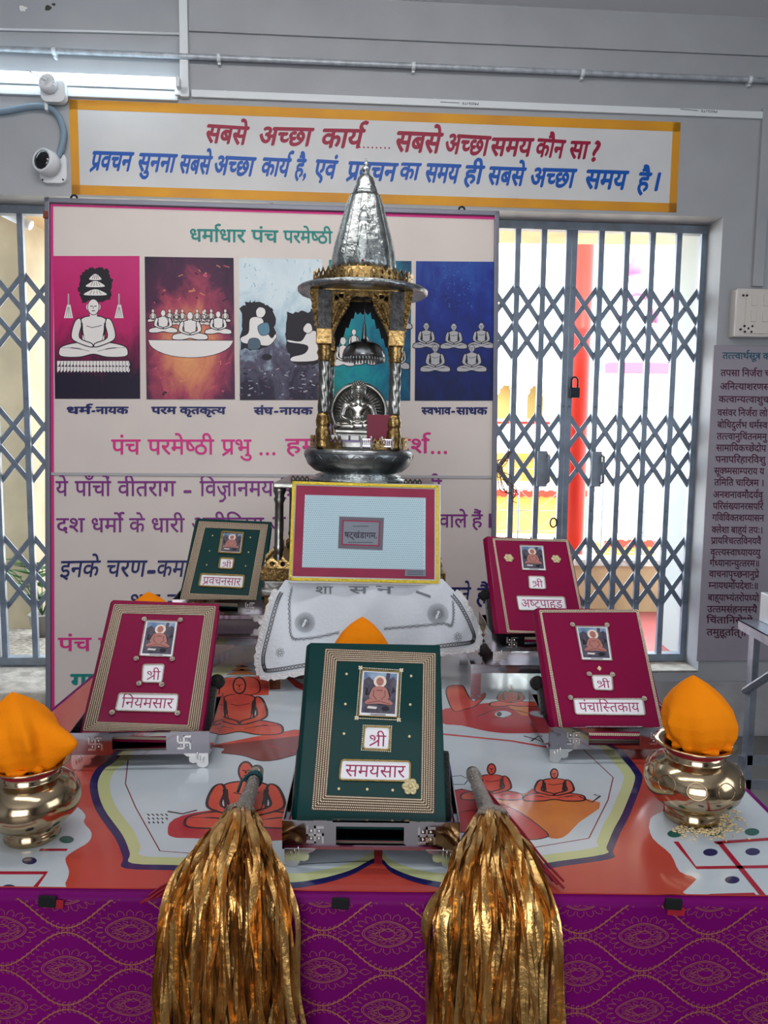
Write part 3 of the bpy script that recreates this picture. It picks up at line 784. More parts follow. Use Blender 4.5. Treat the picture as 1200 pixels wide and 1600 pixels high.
b.build('frame', M_BFR, ban)
yc = a.px(420, 743)[1]
MB().box(((bx0 + bx1) / 2, yc, 0.0), (bx1 - bx0 - 0.04, 0.013, 0.006), bev=0.002).build('cross_rib', mat('banner_rib', (168, 166, 170), 0.5), ban)
a.line([(bx0 + fw + 0.006, by0 + 0.02), (bx0 + fw + 0.006, by1 - fw - 0.006), (bx1 - fw, by1 - fw - 0.006)], 0.013, M_PINKI); a.build('border_line', ban)
for u in (115, 722):
    x = a.px(u, 312)[0]; b = MB(); b.tube([(x + 0.012 * cos(k * pi / 6), by1 + 0.008 + 0.012 * sin(k * pi / 6), -0.006) for k in range(13)], 0.0045, 8); b.build('hook', M_BLACK, ban)
b = MB(); x, y = a.px(74, 338); b.box((x, y, 0.018), (0.02, 0.03, 0.01), bev=0.003); b.build('tape_patch', mat('brown_tape', (110, 56, 44), 0.6), ban)

def monk(A, cx, by, h, w, fill, line, lw=1.0, face=True, L=2, umb=False):
    """seated cross-legged figure drawn in ink: base y, height h, knee-to-knee width w (pixels)"""
    lw *= 1.5
    def q(x, y): return (cx + x * w, by - y * h)
    P = lambda l: [q(*p) for p in l]
    legs = P([(-.5, .10), (-.44, .19), (-.2, .25), (0, .20), (.2, .25), (.44, .19), (.5, .10), (.46, .01), (.2, .0), (0, .05), (-.2, .0), (-.46, .01)])
    torso = P([(-.13, .2), (-.17, .42), (-.20, .60), (-.13, .68), (0, .70), (.13, .68), (.20, .60), (.17, .42), (.13, .2)])
    armL = P([(-.20, .66), (-.27, .60), (-.32, .38), (-.27, .27), (-.04, .17), (-.02, .23), (-.20, .33), (-.17, .55)])
    armR = [(2 * cx - x, y) for x, y in armL]
    neck = P([(-.05, .66), (-.05, .76), (.05, .76), (.05, .66)])
    for i, pts in enumerate((legs, torso, armL, armR, neck)):
        A.ppoly(pts, fill, L + i * 0.4, 4 if i != 4 else 0)
        if i != 4: A.pline(pts, lw, line, L + i * 0.4 + 0.2, True, 4)
    hc = q(0, .85); rx, ry = .088 * w * min(1.3, h / w) * 1.05, .128 * h
    A.pell((hc[0] - rx, hc[1]), rx * .3, ry * .4, fill, L + 2.0); A.pell((hc[0] + rx, hc[1]), rx * .3, ry * .4, fill, L + 2.0)
    A.pell(hc, rx + lw * .7, ry + lw * .7, line, L + 2.1); A.pell(hc, rx, ry, fill, L + 2.3)
    if face:
        for sx in (-1, 1):
            A.pline([(hc[0] + sx * rx * .15, hc[1] - ry * .1), (hc[0] + sx * rx * .6, hc[1] - ry * .12)], lw * .8, line, L + 2.5)
        A.pline([(hc[0], hc[1] - ry * .1), (hc[0], hc[1] + ry * .25)], lw * .6, line, L + 2.5)
        A.pline([(hc[0] - rx * .3, hc[1] + ry * .5), (hc[0] + rx * .3, hc[1] + ry * .5)], lw * .8, line, L + 2.5)
        for sx in (-1, 1):
            A.pline([q(sx * .17, .58), q(sx * .155, .42), q(sx * .12, .27)], [lw * 1.8, lw * 1.4, lw * .4], line, L + 1.9, False, 4)
            A.pline([q(sx * .46, .16), q(sx * .25, .15), q(sx * .06, .10)], [lw * .3, lw * .9, lw * .4], line, L + 0.3, False, 4)
        A.pline([q(-.1, .53), q(-.02, .50), q(.06, .52), q(.12, .54)], lw * .6, line, L + 2.6)

def picture(quad, m, name='picture'):
    A = Art(M_BAN); A.ppoly(quad, m, 1); return A
# 1 magenta picture
A = picture([(83, 400), (218, 400), (219, 623), (86, 623)], paint_mat('magenta_painting', [(0.30, (28, 20, 44)), (0.42, (120, 22, 70)), (0.52, (178, 30, 98)), (0.8, (190, 44, 112))], 3.0, 0.6, 1))
def ragged(pts, amp, seed, n=7):
    rnd = random.Random(seed); o = []
    for i in range(len(pts)):
        p, q = pts[i], pts[(i + 1) % len(pts)]
        for k in range(n): o.append((p[0] + (q[0] - p[0]) * k / n + rnd.uniform(-amp, amp), p[1] + (q[1] - p[1]) * k / n + rnd.uniform(-amp, amp)))
    return o
A.ppoly(ragged([(128, 424), (142, 418), (168, 420), (177, 440), (172, 470), (128, 472), (123, 450)], 2, 5), M_INK, 1.5)
for k, (y, w) in enumerate(((437, 9), (448, 14), (461, 17))):
    A.ppoly([(149 - w, y), (149 - w * .6, y - 6), (149, y - 9), (149 + w * .6, y - 6), (149 + w, y)], M_FIGW, 2, 4)
    for j in (-.5, -.15, .2, .55): A.pline([(149 + w * j * .6, y - 7), (149 + w * j, y - 1)], 0.7, M_INK, 2.4)
for sx in (107, 186):
    A.pline([(sx, 459), (sx, 478)], 2.2, M_FIGG, 2); A.ppoly([(sx - 2, 476), (sx + 3, 476), (sx + 7, 497), (sx - 7, 497)], M_FIGW, 2)
    for j in (-3, 0, 3): A.pline([(sx + j * .3, 480), (sx + j * 1.4, 496)], 0.7, M_INK, 2.4)
monk(A, 146, 558, 92, 108, M_FIGW, M_INK, 1.1)
for r_ in range(2):
    for k in range(22):
        x = 92 + 5.1 * k; y = 564 + 9 * r_; A.ppoly([(x - 2.6, y), (x + 2.6, y), (x + 2.6 + (k - 11) * .15, y + 6), (x + (k - 11) * .2, y + 9), (x - 2.6, y + 6)], M_FIGW, 2)
        A.pline([(x + 2.6, y), (x + 2.2, y + 7)], 0.7, M_INK, 2.3)
A.build('picture', ban, 'magenta picture of a seated figure under three parasols')
# 2
A = picture([(226, 401), (365, 403), (367, 624), (229, 624)], paint_mat('sunset_painting', [(0.12, (232, 178, 112)), (0.30, (206, 128, 96)), (0.42, (160, 64, 88)), (0.52, (76, 34, 66)), (0.7, (32, 24, 48))], 4.0, 0.62, center=(0.5, 0.35)))
M_FIGP = mat('figure_cream', (214, 204, 200), 0.5)
for x in (239, 265, 276, 285, 308, 320, 330, 352): monk(A, x, 503, 20, 17, M_FIGP, M_INK, 0.7, False, 1.4)
monk(A, 275, 508, 22, 20, M_FIGP, M_INK, 0.7, False, 1.5); monk(A, 318, 508, 23, 20, M_FIGP, M_INK, 0.7, False, 1.5)
monk(A, 255, 520, 36, 45, M_FIGW, M_INK, 0.9, False, 2); monk(A, 341, 522, 36, 42, M_FIGW, M_INK, 0.9, False, 2); monk(A, 297, 531, 44, 56, M_FIGW, M_INK, 0.9, False, 5)
rnd = random.Random(9)
for k in range(60):
    u, v = rnd.uniform(232, 360), rnd.uniform(412, 618)
    if 478 < v < 562: continue
    d_ = abs(u - 296) / 66; c_ = rnd.choice([mat('brush_gold', (206, 142, 96)), mat('brush_rose', (170, 78, 96)), mat('brush_amber', (196, 118, 88))]) if rnd.random() > d_ * .9 else rnd.choice([mat('brush_night', (46, 30, 52)), mat('brush_rose', (190, 84, 110))])
    A.pline([(u, v), (u + rnd.uniform(-4, 4), v + rnd.uniform(-3, 3)), (u + rnd.uniform(-8, 8), v + rnd.uniform(-5, 5))], rnd.uniform(1.2, 3.2), c_, 1.2 + .002 * k)
cr = [(232, 531), (364, 532)] + [(298 + 66 * cos(radians(q)), 532 + 27 * sin(radians(q))) for q in range(10, 180, 12)]
A.ppoly(cr, M_FIGW, 2); A.pline(cr, 1.0, M_INK, 2.4, True)
A.build('picture', ban, 'orange and purple picture of many seated white figures above a crescent')
# 3
A = picture([(373, 403), (503, 405), (503, 625), (375, 625)], paint_mat('slate_painting', [(0.30, (40, 34, 56)), (0.40, (86, 84, 104)), (0.50, (164, 190, 204)), (0.62, (206, 220, 226)), (0.8, (190, 206, 214))], 3.2, 0.42, 1))
A.ppoly(ragged([(376, 480), (392, 470), (412, 474), (428, 486), (430, 530), (412, 546), (376, 545)], 3, 1), M_INK, 1.3); A.ppoly(ragged([(446, 490), (480, 486), (500, 484), (500, 570), (460, 568), (447, 550)], 3, 2), M_INK, 1.3)
rnd = random.Random(4)
for k in range(90):
    u, v = rnd.uniform(378, 498), rnd.uniform(572, 622); A.pline([(u, v), (u + rnd.uniform(-7, 7), v + rnd.uniform(-3, 3))], rnd.uniform(.8, 2.4), rnd.choice([M_INK, mat('brush_plum', (92, 62, 84)), mat('brush_slate', (110, 116, 132)), M_FIGG]), 1.2 + .002 * k)
for k in range(50):
    u, v = rnd.uniform(378, 498), rnd.uniform(408, 470); A.pline([(u, v), (u + rnd.uniform(-3, 3), v + rnd.uniform(-8, 8))], rnd.uniform(.8, 2), rnd.choice([mat('brush_pale', (210, 220, 224)), mat('brush_sky', (150, 184, 200))]), 1.2 + .002 * k)
def fig(pts, fill=M_FIGW, lw=0.9, L=2): A.ppoly(pts, fill, L, 4); A.pline(pts, lw, M_INK, L + .2, True, 4)
fig([(390, 500), (398, 495), (410, 498), (414, 512), (424, 528), (430, 522), (432, 527), (420, 540), (400, 538), (380, 536), (376, 528), (388, 520)])
fig([(400, 486), (405, 480), (413, 482), (415, 489), (410, 496), (402, 495)], L=3); fig([(403, 510), (418, 504), (421, 520), (408, 524)], mat('slate_blue', (90, 130, 150), 0.5), L=3)
fig([(390, 530), (404, 530), (406, 544), (388, 545)], mat('slate_dark', (74, 96, 112), 0.5), L=3); A.pell((417, 558), 8, 5, M_INK, 2)
fig([(474, 512), (480, 505), (486, 507), (488, 516), (482, 521), (475, 518)], L=3); fig([(480, 520), (494, 518), (500, 540), (498, 562), (458, 565), (456, 558), (476, 552), (480, 540), (452, 535), (450, 531), (470, 533)])
A.build('picture', ban, 'blue-white picture of two figures facing each other')
# 4
A = picture([(514, 406), (643, 408), (641, 626), (514, 626)], paint_mat('teal_painting', [(0.25, (8, 110, 104)), (0.42, (14, 140, 150)), (0.55, (12, 104, 132)), (0.72, (12, 60, 92)), (0.85, (16, 40, 74))], 4.0, 0.35, 0))
monk(A, 536, 572, 46, 36, M_FIGW, M_INK, 0.9, False); monk(A, 571, 570, 46, 36, M_FIGW, M_INK, 0.9, False); monk(A, 625, 577, 46, 30, M_FIGG, M_INK, 0.9, False); monk(A, 630, 514, 40, 28, M_FIGG, M_INK, 0.9, False)
monk(A, 553, 548, 34, 26, M_FIGW, M_INK, 0.9, False, 1.4); A.build('picture', ban, 'teal picture behind the shrine')
# 5
A = picture([(650, 408), (773, 409), (770, 626), (648, 626)], paint_mat('blue_painting', [(0.25, (16, 26, 66)), (0.45, (20, 36, 104)), (0.6, (24, 46, 132)), (0.82, (40, 84, 160))], 5.0, 0.4, 1))
rnd = random.Random(21)
for k in range(80):
    u, v = rnd.uniform(690, 740), rnd.uniform(412, 480); A.pline([(u, v), (u + rnd.uniform(-4, 4), v + rnd.uniform(-4, 4))], rnd.uniform(.6, 1.8), rnd.choice([mat('brush_azure', (40, 92, 168)), mat('brush_cobalt', (26, 56, 140))]), 1.2 + .002 * k)
for x, y in ((666, 544), (709, 545), (752, 544)): monk(A, x, y, 40, 42, M_FIGG, M_INK, 0.8)
for x, y in ((680, 581), (737, 581)): monk(A, x, y, 43, 47, M_FIGG, M_INK, 0.8, True, 6)
A.build('picture', ban, 'dark blue picture of five seated figures')
# lettering
def words(items, name, lab):
    for s_, p0, p1, h, m, sl, bo in items:
        A = Art(M_BAN); A.text(s_, p0, p1, h, m, sl, bo); A.build(name, ban)
words([('धर्माधार', (296, 358), (383, 359.5), 19, M_TEAI, 0, .018), ('पंच', (393, 359.5), (434, 360.5), 18.5, M_TEAI, 0, .018), ('परमेष्ठी', (443, 360.5), (519, 362), 18.5, M_TEAI, 0, .018)], 'printed_word', 'teal title line')
C_ = dict(h=10.5)
words([('धर्म', (104, 636), (142, 636), 10.5, M_NAVI, 0, .04), ('-', (143, 636), (149, 636), 10, M_NAVI, 0, .05), ('नायक', (150, 636), (200, 636), 10.5, M_NAVI, 0, .04), ('परम', (237, 636), (275, 636), 10.5, M_NAVI, 0, .04), ('कृतकृत्य', (281, 636), (352, 636.5), 10.5, M_NAVI, 0, .04),
       ('संघ', (397, 637), (426, 637), 10.5, M_NAVI, 0, .04), ('-', (428, 637), (435, 637), 10, M_NAVI, 0, .05), ('नायक', (437, 637), (488, 637), 10.5, M_NAVI, 0, .04), ('ज्ञ', (600, 637), (617, 637), 10.5, M_NAVI, 0, .04), ('स्वभाव', (659, 637), (704, 637), 10.5, M_NAVI, 0, .04), ('-', (705, 637), (711, 637), 10, M_NAVI, 0, .05), ('साधक', (713, 637), (761, 637), 10.5, M_NAVI, 0, .04)], 'printed_word', 'navy captions under the pictures')
words([('पंच', (174, 687), (219, 687), 23, M_PINKI, 0, .012), ('परमेष्ठी', (231, 687), (334, 687), 23, M_PINKI, 0, .012), ('प्रभु', (346, 687), (392, 687), 23, M_PINKI, 0, .012), ('हमारे', (446, 686), (530, 686), 22, M_PINKI, 0, .012), ('आदर्श', (575, 686), (670, 686), 22, M_PINKI, 0, .012)], 'printed_word', 'pink line of lettering')
for u, v in ((408, 709), (418, 709), (428, 709), (676, 707), (686, 707), (696, 707)):
    A = Art(M_BAN); A.pell((u, v), 2.6, 2.6, M_PINKI); A.build('pink_dot', ban)
words([('ये', (87, 752), (106, 752), 23, M_PURI, 0, .01), ('पाँचों', (117, 752), (173, 752), 23, M_PURI, 0, .01), ('वीतराग', (184, 752), (274, 752), 23, M_PURI, 0, .01), ('-', (286, 754), (300, 754), 22, M_PURI, 0, .02), ('विज्ञानमय', (312, 752), (427, 752), 23, M_PURI, 0, .01), ('हैं', (434, 752), (458, 752), 23, M_PURI, 0, .01), ('की', (656, 750), (690, 750), 23, M_PURI, 0, .01)], 'printed_word', 'upper purple line of lettering')
words([('दश', (88, 810), (132, 810), 21.5, M_PURI, 0, .01), ('धर्मों', (142, 810), (192, 810), 21.5, M_PURI, 0, .01), ('के', (202, 810), (226, 810), 21.5, M_PURI, 0, .01), ('धारी', (236, 810), (288, 810), 21.5, M_PURI, 0, .01), ('अतीन्द्रिय', (299, 809), (412, 809), 21.5, M_PURI, 0, .01), ('अ', (421, 808), (446, 808), 21.5, M_PURI, 0, .01), ('वाले', (686, 804), (730, 804), 20, M_PURI, 0, .01), ('हैं', (737, 804), (754, 804), 20, M_PURI, 0, .01), ('।', (758, 803), (770, 803), 21, M_PURI, 0, .02)], 'printed_word', 'lower purple line of lettering')
words([('इनके', (96, 877), (157, 876), 25, M_NAVI, .15, .01), ('चरण', (168, 876), (230, 876), 25, M_NAVI, .15, .01), ('-', (231, 878), (245, 878), 24, M_NAVI, .1, .03), ('कमल', (247, 876), (312, 876), 25, M_NAVI, .15, .01), ('पाते', (700, 918), (736, 918), 24, M_NAVI, .15, .01), ('हैं', (746, 919), (766, 919), 24, M_NAVI, .15, .01)], 'printed_word', 'upper slanted navy line of lettering')
words([('शत', (203, 929), (250, 929), 25, M_NAVI, .15, .01), ('न', (262, 929), (285, 929), 25, M_NAVI, .15, .01)], 'printed_word', 'lower slanted navy line of lettering')
words([('पंच', (91, 997), (142, 997), 20, M_PINKI, 0, .018), ('प', (154, 997), (180, 997), 20, M_PINKI, 0, .018)], 'printed_word', 'lower pink word')
words([('ग', (111, 1054), (136, 1054), 22, M_TEAI, 0, .03), ('ण', (136, 1054), (162, 1054), 22, M_TEAI, 0, .03)], 'printed_word', 'teal word at the foot')

# ================================================================== THE ALTAR TABLE AND ITS CLOTHS
TX0, TX1, TY0, TY1, TZ = -0.824, 0.730, 1.100, 2.76, 0.75
M_WOOD = mat('dark_wood', (86, 60, 44), 0.5, rgb2=(64, 42, 30), nscale=6, stretch=(1, 8, 1))
t = thing('altar_table', 'long altar table under the printed cover and purple cloth', 'table', T((TX0 + TX1) / 2, (TY0 + TY1) / 2, 0))
MB().box((0, 0, TZ - 0.03), (TX1 - TX0 - 0.02, TY1 - TY0 - 0.02, 0.04), bev=0.004).build('tabletop', M_WOOD, t)
for sx in (-1, 1):
    for sy in (-1, 1):
        MB().box((sx * 0.70, sy * 0.76, 0.345), (0.06, 0.06, 0.69), bev=0.004).build('leg', M_WOOD, t)
M_SATIN = mat('purple_brocade', (112, 0, 98), 0.5, spec=0.1, rgb2=(100, 0, 90), nscale=3)
M_GTHREAD = mat('gold_thread', (176, 112, 76), 0.4, 0.35)
def skirt_off(x, z):
    d = max(0.0, 0.745 - z); return 0.006 + 0.02 * d + (0.010 * sin(9 * x + 1.0) + 0.006 * sin(23 * x)) * min(1.0, d / 0.35)
b = MB()
per = []
nx, ny = 90, 60
for i in range(nx): per.append((TX0 + (TX1 - TX0) * i / nx, TY0, 0, -1))
for i in range(ny): per.append((TX1, TY0 + (TY1 - TY0) * i / ny, 1, 0))
for i in range(nx): per.append((TX1 - (TX1 - TX0) * i / nx, TY1, 0, 1))
for i in range(ny): per.append((TX0, TY1 - (TY1 - TY0) * i / ny, -1, 0))
zs = [0.7485, 0.746, 0.735, 0.72, 0.70, 0.66, 0.60, 0.52, 0.42, 0.30, 0.16, 0.03]
vs = []; N = len(per)
for x, y, ox, oy in per:
    for z in zs:
        o_ = skirt_off(x if oy else y, z) if z < 0.748 else -0.002
        vs.append((x + ox * o_, y + oy * o_, z))
fs = [(i * len(zs) + j + 1, ((i + 1) % N) * len(zs) + j + 1, ((i + 1) % N) * len(zs) + j, i * len(zs) + j) for i in range(N) for j in range(len(zs) - 1)]
fs.append([i * len(zs) for i in range(N)])
b.add(vs, fs, 0, True); b.sm[-1] = False
pc_ = b.build('purple_tablecloth', M_SATIN); tag(pc_, 'purple brocade cloth with gold medallions hanging down the front of the altar table', 'tablecloth')
# woven medallion pattern on the front drop
M_FR = T(0, TY0, 0) @ RX(90)
A = Art(M_FR, zf=skirt_off, base=0.0004); A.DZ = 0.0001
PX_, PZ_ = 0.195, 0.061
def inside(pts): return [p for p in pts if TX0 < p[0] < TX1 and 0.30 < p[1] < 0.742]
def gline(pts, w):
    run = []
    for p in pts:
        if TX0 < p[0] < TX1 and 0.30 < p[1] < 0.742: run.append(p)
        else:
            if len(run) > 1: A.line(run, w, M_GTHREAD)
            run = []
    if len(run) > 1: A.line(run, w, M_GTHREAD)
ox = -0.378; oz = 0.692
for k in range(-7, 3):
    zc = oz + (k + 0.5) * PZ_; sg = 1 if k % 2 == 0 else -1
    f = lambda x: zc + sg * 0.027 * cos(2 * pi * (x - ox) / PX_)
    xs_ = [TX0 + (TX1 - TX0) * i / 400 for i in range(401)]
    gline([(x, f(x)) for x in xs_], 0.0016)
    for i in range(0, 400, 2):
        x = xs_[i]; y = f(x)
        for s2 in (-1, 1):
            gline([(x, y), (x + 0.0016, y + s2 * 0.0036), (x + 0.0042, y + s2 * 0.0052), (x + 0.0046, y + s2 * 0.0025)], 0.0007)
for i in range(-4, 8):
    for k in range(-6, 3):
        cx_ = ox + i * PX_ + (PX_ / 2 if k % 2 else 0); cz_ = oz + k * PZ_
        if not (TX0 - .06 < cx_ < TX1 + .06): continue
        def al(w, h, n=28, pw=1.0):
            o = []
            for q in range(n + 1):
                t_ = 2 * pi * q / n; c_ = cos(t_); o.append((cx_ + w * c_ * (0.75 + 0.25 * abs(c_)), cz_ + h * sin(t_) * (1 - 0.25 * c_ * c_)))
            return o
        gline(al(0.038, 0.0205), 0.0009); gline(al(0.035, 0.0182), 0.0006); gline(al(0.012, 0.008), 0.0006)
        for q in range(20):
            t_ = 2 * pi * q / 20; c_, s_ = cos(t_), sin(t_); bx_, bz_ = cx_ + 0.042 * c_, cz_ + 0.0225 * s_; tx_, tz_ = cx_ + 0.055 * c_, cz_ + 0.0325 * s_
            nx_, nz_ = -s_ * 0.005, c_ * 0.0035
            gline([(bx_ - nx_, bz_ - nz_), (bx_ - nx_ + (tx_ - bx_) * .6, bz_ - nz_ + (tz_ - bz_) * .6), (tx_, tz_), (bx_ + nx_ + (tx_ - bx_) * .6, bz_ + nz_ + (tz_ - bz_) * .6), (bx_ + nx_, bz_ + nz_)], 0.0006)
        for sx in (-1, 1):
            x0 = cx_ + sx * 0.056; gline([(x0, cz_), (x0 + sx * 0.008, cz_ + 0.005), (x0 + sx * 0.019, cz_), (x0 + sx * 0.008, cz_ - 0.005), (x0, cz_)], 0.0007)
        for q in range(12):
            t_ = 2 * pi * (q + .5) / 12; gline([(cx_ + .014 * cos(t_), cz_ + .008 * sin(t_)), (cx_ + .022 * cos(t_ + .25), cz_ + .012 * sin(t_ + .25)), (cx_ + .030 * cos(t_ + .1), cz_ + .0155 * sin(t_ + .1)), (cx_ + .027 * cos(t_ - .12), cz_ + .0135 * sin(t_ - .12)), (cx_ + .020 * cos(t_ - .05), cz_ + .0105 * sin(t_ - .05))], 0.0006)
        for q in range(7):
            t_ = q * 0.9; r_ = 0.010 + 0.0025 * q
            gline([(cx_ + (r_ + 0.003 * cos(u_)) * cos(t_ + u_ * .3) * 1.15, cz_ + (0.006 + .0006 * q + 0.0022 * sin(u_)) * sin(t_ + u_ * .3)) for u_ in [0, 1, 2, 3, 4, 5, 6]], 0.0005)
A.build('brocade_pattern', pc_, 'dull gold woven medallions and vines')

# printed plastic cover
M_ORG = mat('print_orange', (184, 68, 54), 0.24, rgb2=(172, 60, 50), nscale=4, coat=0.5, bump=0.03, bscale=18); M_PWHT = mat('print_white', (192, 202, 210), 0.2, rgb2=(182, 193, 202), nscale=6, coat=0.5, bump=0.03, bscale=18)
M_PNAV = mat('print_navy', (26, 26, 84), 0.22, coat=0.5); M_PGRN = mat('print_olive', (186, 192, 140), 0.22, coat=0.5); M_PRED = mat('print_red', (182, 56, 56), 0.22, coat=0.4, rgb2=(160, 40, 52), nscale=8)
M_PFIG = mat('print_skin', (208, 88, 62), 0.22, coat=0.4, rgb2=(188, 62, 54), nscale=10); M_PLIN = mat('print_line', (38, 18, 22), 0.25, coat=0.5); M_POCH = mat('print_ochre', (206, 128, 56), 0.22, coat=0.5, rgb2=(186, 96, 46), nscale=8)
M_PCRI = mat('print_crimson', (160, 16, 48), 0.22, coat=0.5); M_PTEA = mat('print_teal', (10, 92, 84), 0.22, coat=0.5); M_PBRN = mat('print_brown', (120, 50, 48), 0.22, coat=0.5)
cover = MB().box(((TX0 + TX1) / 2, (TY0 + TY1) / 2 + 0.002, TZ), (TX1 - TX0 - 0.018, TY1 - TY0 - 0.012, 0.002)).build('printed_cover', M_ORG)
tag(cover, 'shiny printed plastic cover in orange and white with painted monks on the altar table', 'table cover')
A = Art(T(0, 0, TZ + 0.001)); A.DZ = 0.00008; A.bounds = (TX0 + .009, TX1 - .009, TY0 + .008, TY1 - .008)
O_ = [(590, 1347), (611, 1363), (643, 1377), (680, 1386), (707, 1387), (780, 1376), (858, 1357), (954, 1342), (958, 1330), (970, 1300), (984, 1273), (1003, 1222), (1000, 1205), (980, 1180), (930, 1120), (830, 1030), (760, 985), (600, 960), (440, 985), (330, 1030), (240, 1110), (172, 1184), (150, 1202), (140, 1228), (150, 1266), (180, 1310), (192, 1340), (196, 1357), (287, 1361), (370, 1376), (440, 1388), (493, 1383), (547, 1368)]
def inset(k):
    c = (585, 1215); return [(c[0] + (x - c[0]) * k[0], c[1] + (y - c[1]) * k[1]) for x, y in O_]
A.ppoly(O_, M_PNAV, 1, 4); A.ppoly(inset((0.972, 0.945)), M_PGRN, 2, 4); A.ppoly(inset((0.93, 0.865)), M_PWHT, 3, 4)
for l in ([(200, 1188), (196, 1225), (212, 1262), (250, 1330), (320, 1335), (430, 1338)], [(905, 1165), (958, 1215), (950, 1250), (920, 1310), (837, 1324), (760, 1330)]): A.pline(l, 1.6, M_PBRN, 4)
A.pline([(440, 1352), (520, 1348), (590, 1345), (590, 1330)], 1.6, M_PLIN, 4); A.ppoly([(584, 1325), (598, 1325), (597, 1350), (585, 1350)], M_PRED, 5)
# cloud corners with swastikas and dots
A.ppoly([(-80, 1290), (40, 1262), (110, 1258), (133, 1273), (131, 1285), (143, 1301), (138, 1316), (115, 1330), (102, 1342), (108, 1362), (102, 1380), (88, 1399.5), (-80, 1399.5)], M_PWHT, 1.5, 3)
A.ppoly([(1034, 1268), (1015, 1285), (1020, 1310), (1048, 1335), (1062, 1362), (1088, 1374), (1079, 1402), (1290, 1402), (1290, 1250), (1150, 1225)], M_PWHT, 1.5, 3)
for l, w in (([(-60, 1364), (72, 1364), (46, 1398)], 9), ([(62, 1328), (105, 1328)], 7), ([(-60, 1330), (-20, 1330)], 8)): A.pline(l, w, M_PCRI, 3)
for l, w in (([(1056, 1315), (1088, 1356), (1290, 1353)], 8), ([(1117, 1317), (1205, 1311)], 8), ([(1124, 1316), (1192, 1399)], 9), ([(1110, 1399), (1180, 1397)], 7)): A.pline(l, w, M_PCRI, 3)
for c_, m in (((104, 1312), M_PTEA), ((46, 1345), M_PNAV), ((14, 1388), M_PNAV), ((1054, 1303), M_PTEA), ((1115, 1301), M_PTEA), ((1175, 1300), M_PTEA), ((1110, 1332), M_PNAV), ((1176, 1331), M_PNAV), ((1144, 1375), M_PNAV)): A.pell(c_, 11.5, 5.8, m, 3.2)
# lower left monk, mat and fly whisk
A.ppoly([(262, 1300), (272, 1280), (330, 1266), (455, 1262), (455, 1312), (300, 1310), (270, 1308)], M_PRED, 4, 3)
monk(A, 384, 1294, 104, 190, M_PFIG, M_PLIN, 3.0, True, 5)
A.ppoly([(228, 1285), (226, 1272), (240, 1266), (262, 1270), (268, 1280), (258, 1290), (244, 1292)], M_PWHT, 5, 3); A.pline([(262, 1268), (285, 1272), (308, 1266)], 3.5, M_PLIN, 6)
for k in range(14): A.pline([(230 + 7 * (k % 5) + (k // 5), 1272 + 6 * (k // 5)), (234 + 7 * (k % 5), 1275 + 6 * (k // 5))], 2.2, M_PLIN, 7)
# upper left monk under an arch
A.ppoly([(338, 1060), (420, 1056), (420, 1086), (338, 1090)], M_PFIG, 4); A.pline([(342, 1085), (348, 1062), (378, 1056), (402, 1062), (406, 1080), (392, 1086)], 2.2, M_PLIN, 5, False, 4)
for y, w in ((1054, 24), (1048, 17), (1042, 10)):
    A.ppoly([(378 - w, y), (378, y - 9), (378 + w, y)], M_POCH, 5); A.pline([(378 - w, y), (378 + w, y)], 2.5, M_PLIN, 6)
monk(A, 374, 1148, 90, 136, M_PFIG, M_PLIN, 2.4, True, 7)
A.ppoly([(420, 1056), (438, 1055), (438, 1077), (421, 1078)], M_PBRN, 5); A.ppoly([(440, 1053), (452, 1056), (484, 1076), (484, 1084), (462, 1074)], M_PRED, 5)
wing = [(324, 1166), (360, 1160), (420, 1148), (474, 1141), (478, 1172), (440, 1186), (408, 1189), (380, 1181), (346, 1177), (350, 1170)]
A.ppoly(wing, M_PBRN, 5, 3); A.pline(wing[4:9], 2.2, M_PLIN, 6, False, 4); A.ppoly([(324, 1166), (420, 1147), (474, 1140), (474, 1149), (400, 1158)], M_PFIG, 6); A.pline([(418, 1164), (440, 1172), (468, 1175)], 2, M_PRED, 7)
# right groups
hill = [(690, 1110), (715, 1105), (747, 1100), (790, 1097), (828, 1100), (862, 1140), (803, 1146), (763, 1143), (722, 1134), (690, 1130)]
A.ppoly(hill, M_PRED, 4, 3); A.ppoly([(790, 1101), (826, 1100), (842, 1120), (815, 1118)], M_POCH, 5); A.pline([(745, 1120), (780, 1108), (815, 1112), (840, 1120)], 2, M_PLIN, 5, False, 4)
A.pell((786, 1116), 13, 5, M_PWHT, 5); A.pell((780, 1116), 4, 3.5, M_PLIN, 6); A.pline([(770, 1121), (786, 1122), (800, 1117)], 1.6, M_PLIN, 6)
body = [(697, 1082), (702, 1072), (722, 1071), (730, 1084), (740, 1096), (752, 1086), (758, 1083), (757, 1090), (742, 1104), (728, 1108), (712, 1112), (704, 1104)]
A.ppoly(body, M_PFIG, 5, 3); A.pline(body, 2, M_PLIN, 6, True, 3)
monk(A, 798, 1104, 34, 66, M_PFIG, M_PLIN, 1.8, False, 7)
A.pline([(690, 1147), (760, 1154), (800, 1158), (856, 1168)], 6, M_PRED, 4); A.pline([(818, 1150), (836, 1155), (850, 1160), (842, 1150), (830, 1158)], 3, M_PLIN, 5)
A.ppoly([(775, 1246), (840, 1240), (938, 1254), (905, 1285), (879, 1309), (850, 1306), (800, 1276)], M_POCH, 4, 3)
rf = [(700, 1250), (722, 1233), (770, 1252), (810, 1268), (853, 1300), (852, 1309), (820, 1312), (760, 1302), (702, 1296)]
A.ppoly(rf, M_PRED, 5, 3); A.pline(rf, 2.2, M_PLIN, 6, True, 3); A.pline([(702, 1272), (740, 1266), (780, 1280)], 2, M_PLIN, 7)
